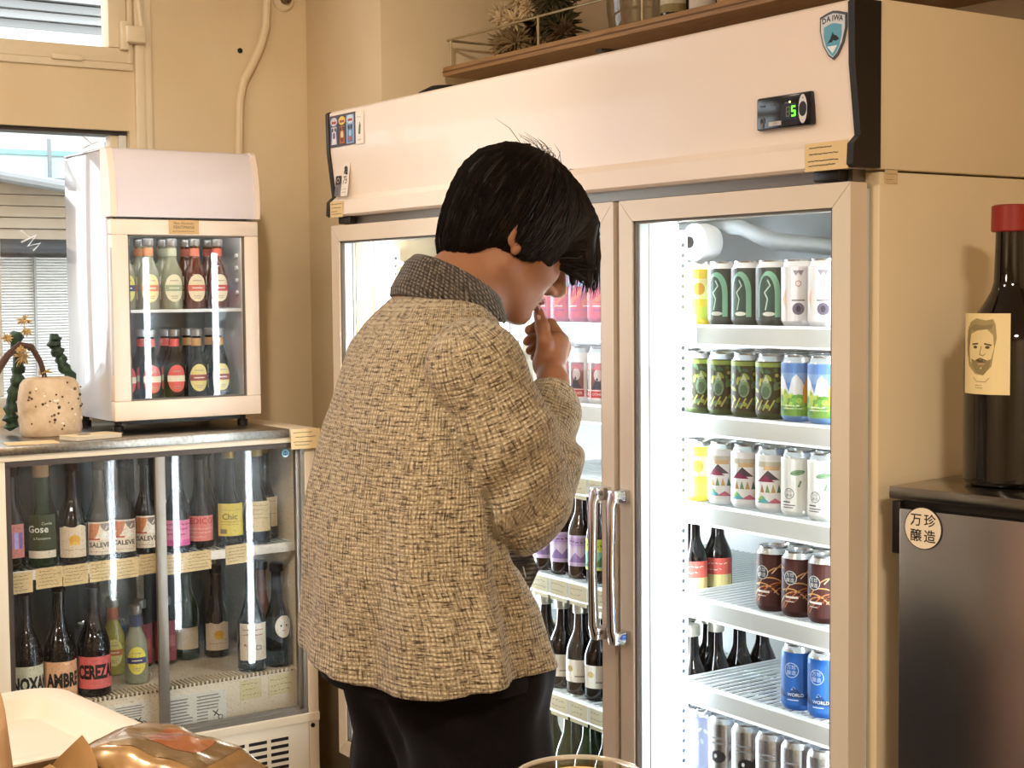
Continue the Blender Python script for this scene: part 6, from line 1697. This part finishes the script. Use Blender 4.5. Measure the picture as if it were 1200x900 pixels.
# weave coordinates
def interp_field(fd, P):
    ix = np.clip(np.searchsorted(JX, P[:, 0]) - 1, 0, len(JX) - 2); iy = np.clip(np.searchsorted(JY, P[:, 1]) - 1, 0, len(JY) - 2); iz = np.clip(np.searchsorted(JZ, P[:, 2]) - 1, 0, len(JZ) - 2)
    return fd[ix, iy, iz]
dtv, dsv = interp_field(torso_d, P), interp_field(sleeve_d, P)
uvw = np.zeros((len(P), 3))
cyv = np.interp(P[:, 2], [r[0] for r in ROWS], [r[1] for r in ROWS])
uvw[:, 0] = np.arctan2(P[:, 1] - cyv, P[:, 0] * .75) * .19; uvw[:, 1] = P[:, 2]
uvw[:, 0] = np.where(uvw[:, 0] > PI / 2 * .19, uvw[:, 0] - 2 * PI * .19, uvw[:, 0])
def along(P, a, b, l0):
    a, b = np.array(a), np.array(b); v = b - a; Ln = np.linalg.norm(v); v /= Ln
    t = (P - a) @ v; q = P - a - np.outer(t, v)
    e1 = np.cross(v, (0, 0, 1.0) if abs(v[2]) < .9 else (0, 1.0, 0)); e1 /= np.linalg.norm(e1); e2 = np.cross(v, e1)
    return l0 + t, np.arctan2(q @ e2, q @ e1) * .075
is_s = (dsv < dtv - .002) & (P[:, 0] > 0)
t1, a1 = along(P, SH, EL, 0); t2, a2 = along(P, EL, CU, .21)
d1 = np.linalg.norm(P - (np.array(SH) + np.outer(np.clip(t1 / .21, 0, 1), np.array(EL) - SH)), axis=1)
L2_ = np.linalg.norm(np.array(CU) - EL); d2 = np.linalg.norm(P - (np.array(EL) + np.outer(np.clip((t2 - .21) / L2_, 0, 1), np.array(CU) - EL)), axis=1)
fore = d2 < d1
uvw[is_s, 0] = np.where(fore, a2, a1)[is_s] + 3.0; uvw[is_s, 1] = -np.where(fore, t2, t1)[is_s]
is_l = (dsv < dtv - .002) & (P[:, 0] < 0)
t3, a3 = along(P, (-.145, .012, 1.388), (-.190, 0, 1.18), 0); uvw[is_l, 0] = a3[is_l] + 5; uvw[is_l, 1] = -t3[is_l]
jacket = field_object('jacket', P, F, TW, person, uvw)
# cuff lining ring, sleeve button tab, front flap
def add_weave(o, f):
    me = o.data; co = np.array([f(v.co) for v in me.vertices], np.float32)
    a = me.attributes.new('weave', 'FLOAT_VECTOR', 'POINT'); a.data.foreach_set('vector', co.ravel())
# collar: folded band round the neck, dark tweed
cl_rows = []
nC = 44
def ring(cy, a, b, zb, zf, t):
    return Vector((a * math.sin(t), cy - b * math.cos(t), zb + (zf - zb) * (1 - math.cos(t)) / 2))
prof_c = [(.060, .060, .056, 1.514, 1.450), (.058, .065, .062, 1.543, 1.468), (.055, .071, .067, 1.556, 1.478), (.051, .078, .073, 1.548, 1.474), (.046, .087, .080, 1.528, 1.466), (.042, .095, .086, 1.510, 1.456), (.042, .097, .087, 1.500, 1.448), (.044, .092, .082, 1.496, 1.444)]
for (cy, a, b, zb, zf) in prof_c: cl_rows.append([ring(cy + .008, a, b, zb, zf, -2.25 + 4.5 * i / nC) for i in range(nC + 1)])
cm = MB(); cm.grid(cl_rows, TWD)
co = cm.build('collar', None, smooth=60); co.parent = person
sm_ = co.modifiers.new('thickness', 'SOLIDIFY'); sm_.thickness = .004; sm_.offset = 0
add_weave(co, lambda v: (math.atan2(v.x, -(v.y - .06)) * .09, v.z + v.y, 0))
fl = MB()
f0, f1, f2, f3, f4 = (cp_(586, 640, 2.36), cp_(607, 622, 2.37), cp_(621, 645, 2.38), cp_(632, 667, 2.38), cp_(620, 693, 2.375))
f5 = cp_(602, 668, 2.365)
fl.prism([(0, 0), (1, 0), (0, 1)], 'z', 0, 1, TWD) if False else None
base_ = [Vector(q) for q in (f0, f1, f2, f3, f4, f5)]
off_ = Vector((.6, -.75, .1)).normalized() * .004
vsx = base_ + [q + off_ for q in base_]
fl.add(vsx, [(0, 1, 2, 3, 4, 5), (11, 10, 9, 8, 7, 6)] + [(i, i + 6, (i + 1) % 6 + 6, (i + 1) % 6) for i in range(6)], TWD)
fo = fl.build('front_flap', None, smooth=20); fo.parent = person
add_weave(fo, lambda v: (v.x, v.z, 0))
stt = MB(); stt.tube([cp_(613, 664, 2.362), cp_(616, 676, 2.362)], .0011, mat('pale_thread', '#d8d2c4', .7), 6); o = stt.build('stitch', None); o.parent = person
btn = MB(); bc_ = cp_(665, 491, 2.262)
btn.lathe([(.001, -.003), (.009, -.003), (.010, 0), (.009, .003), (.001, .003)], mat('button_black', '#15120f', .3), 16, mx=Matrix.Translation(bc_) @ Matrix.Rotation(PI / 2, 4, 'Y') @ Matrix.Rotation(.6, 4, 'X'))
o = btn.build('cuff_button', None); o.parent = person

# black undershirt hem and trousers
BLK = noise_mat('black_cloth', [(0.3, '#0b0909'), (0.7, '#141010')], scale=20, rough=.95, bump=.2, bscale=400, spec=.15)
BLK.node_tree.nodes['Principled BSDF'].inputs['Sheen Weight'].default_value = .05
shm = MB(); rws = []
for z, k in ((1.04, .88), (.97, .925), (.934, .945), (.926, .935)):
    rws.append([(.240 * k * math.cos(t), .006 + .160 * k * math.sin(t), z - .010 * math.cos(t - 3.4) * (z < 1)) for t in [2 * PI * i / 48 for i in range(49)]])
shm.grid(rws, BLK)
so_ = shm.build('shirt', None, smooth=60); so_.parent = person
T = Field(axis([(-.30, .30, .0075)]), axis([(-.22, .26, .0075)]), axis([(.05, 1.06, .0075)]))
T.ell((0, .035, .97), np.eye(3), (.185, .130, .15), 0)
for s in (-1, 1):
    yo = .045 if s > 0 else .02
    T.cone((.090 * s, .035, .92), (.105 * s, yo + .01, .52), .115, .095, .05); T.cone((.105 * s, yo + .01, .52), (.11 * s, yo - .02, .16), .095, .082, .03)
Xt, Yt, Zt = T.xs[:, None, None], T.ys[None, :, None], T.zs[None, None, :]
T.d += (.004 * np.sin(Zt * 38 + Xt * 26 + Yt * 14) + .003 * np.sin(Xt * 60 - Yt * 40 + Zt * 9)).astype(np.float32)
T.d = np.maximum(T.d, np.maximum(.135 - Zt, Zt - 1.04)).astype(np.float32)
P, F = T.mesh(); field_object('trousers', P, F, BLK, person)
for s in (-1, 1):
    sh_ = MB(); yo = .045 if s > 0 else .02
    xs_ = .108 * s
    rows = []
    for z, k in ((.0005, .94), (.012, 1.0), (.028, 1.0), (.045, .93), (.07, .74), (.085, .5)):
        rows.append([(xs_ + .047 * k * math.cos(t) * (1.0 if math.sin(t) > -.2 else .88), yo + .045 + (.135 * k if math.sin(t) > 0 else .12 * k) * math.sin(t) - (z * .9 if z > .03 else 0), z + FLOOR_L) for t in [2 * PI * i / 32 for i in range(33)]])
    sh_.grid(rows, BLACKP); n0 = len(rows[0]) - 1
    sh_.add([Vector(p) for p in rows[0][:-1]], [tuple(range(n0))[::-1]], BLACKP); sh_.add([Vector(p) for p in rows[-1][:-1]], [tuple(range(n0))], BLACKP)
    o = sh_.build('shoe', None, smooth=60); o.parent = person
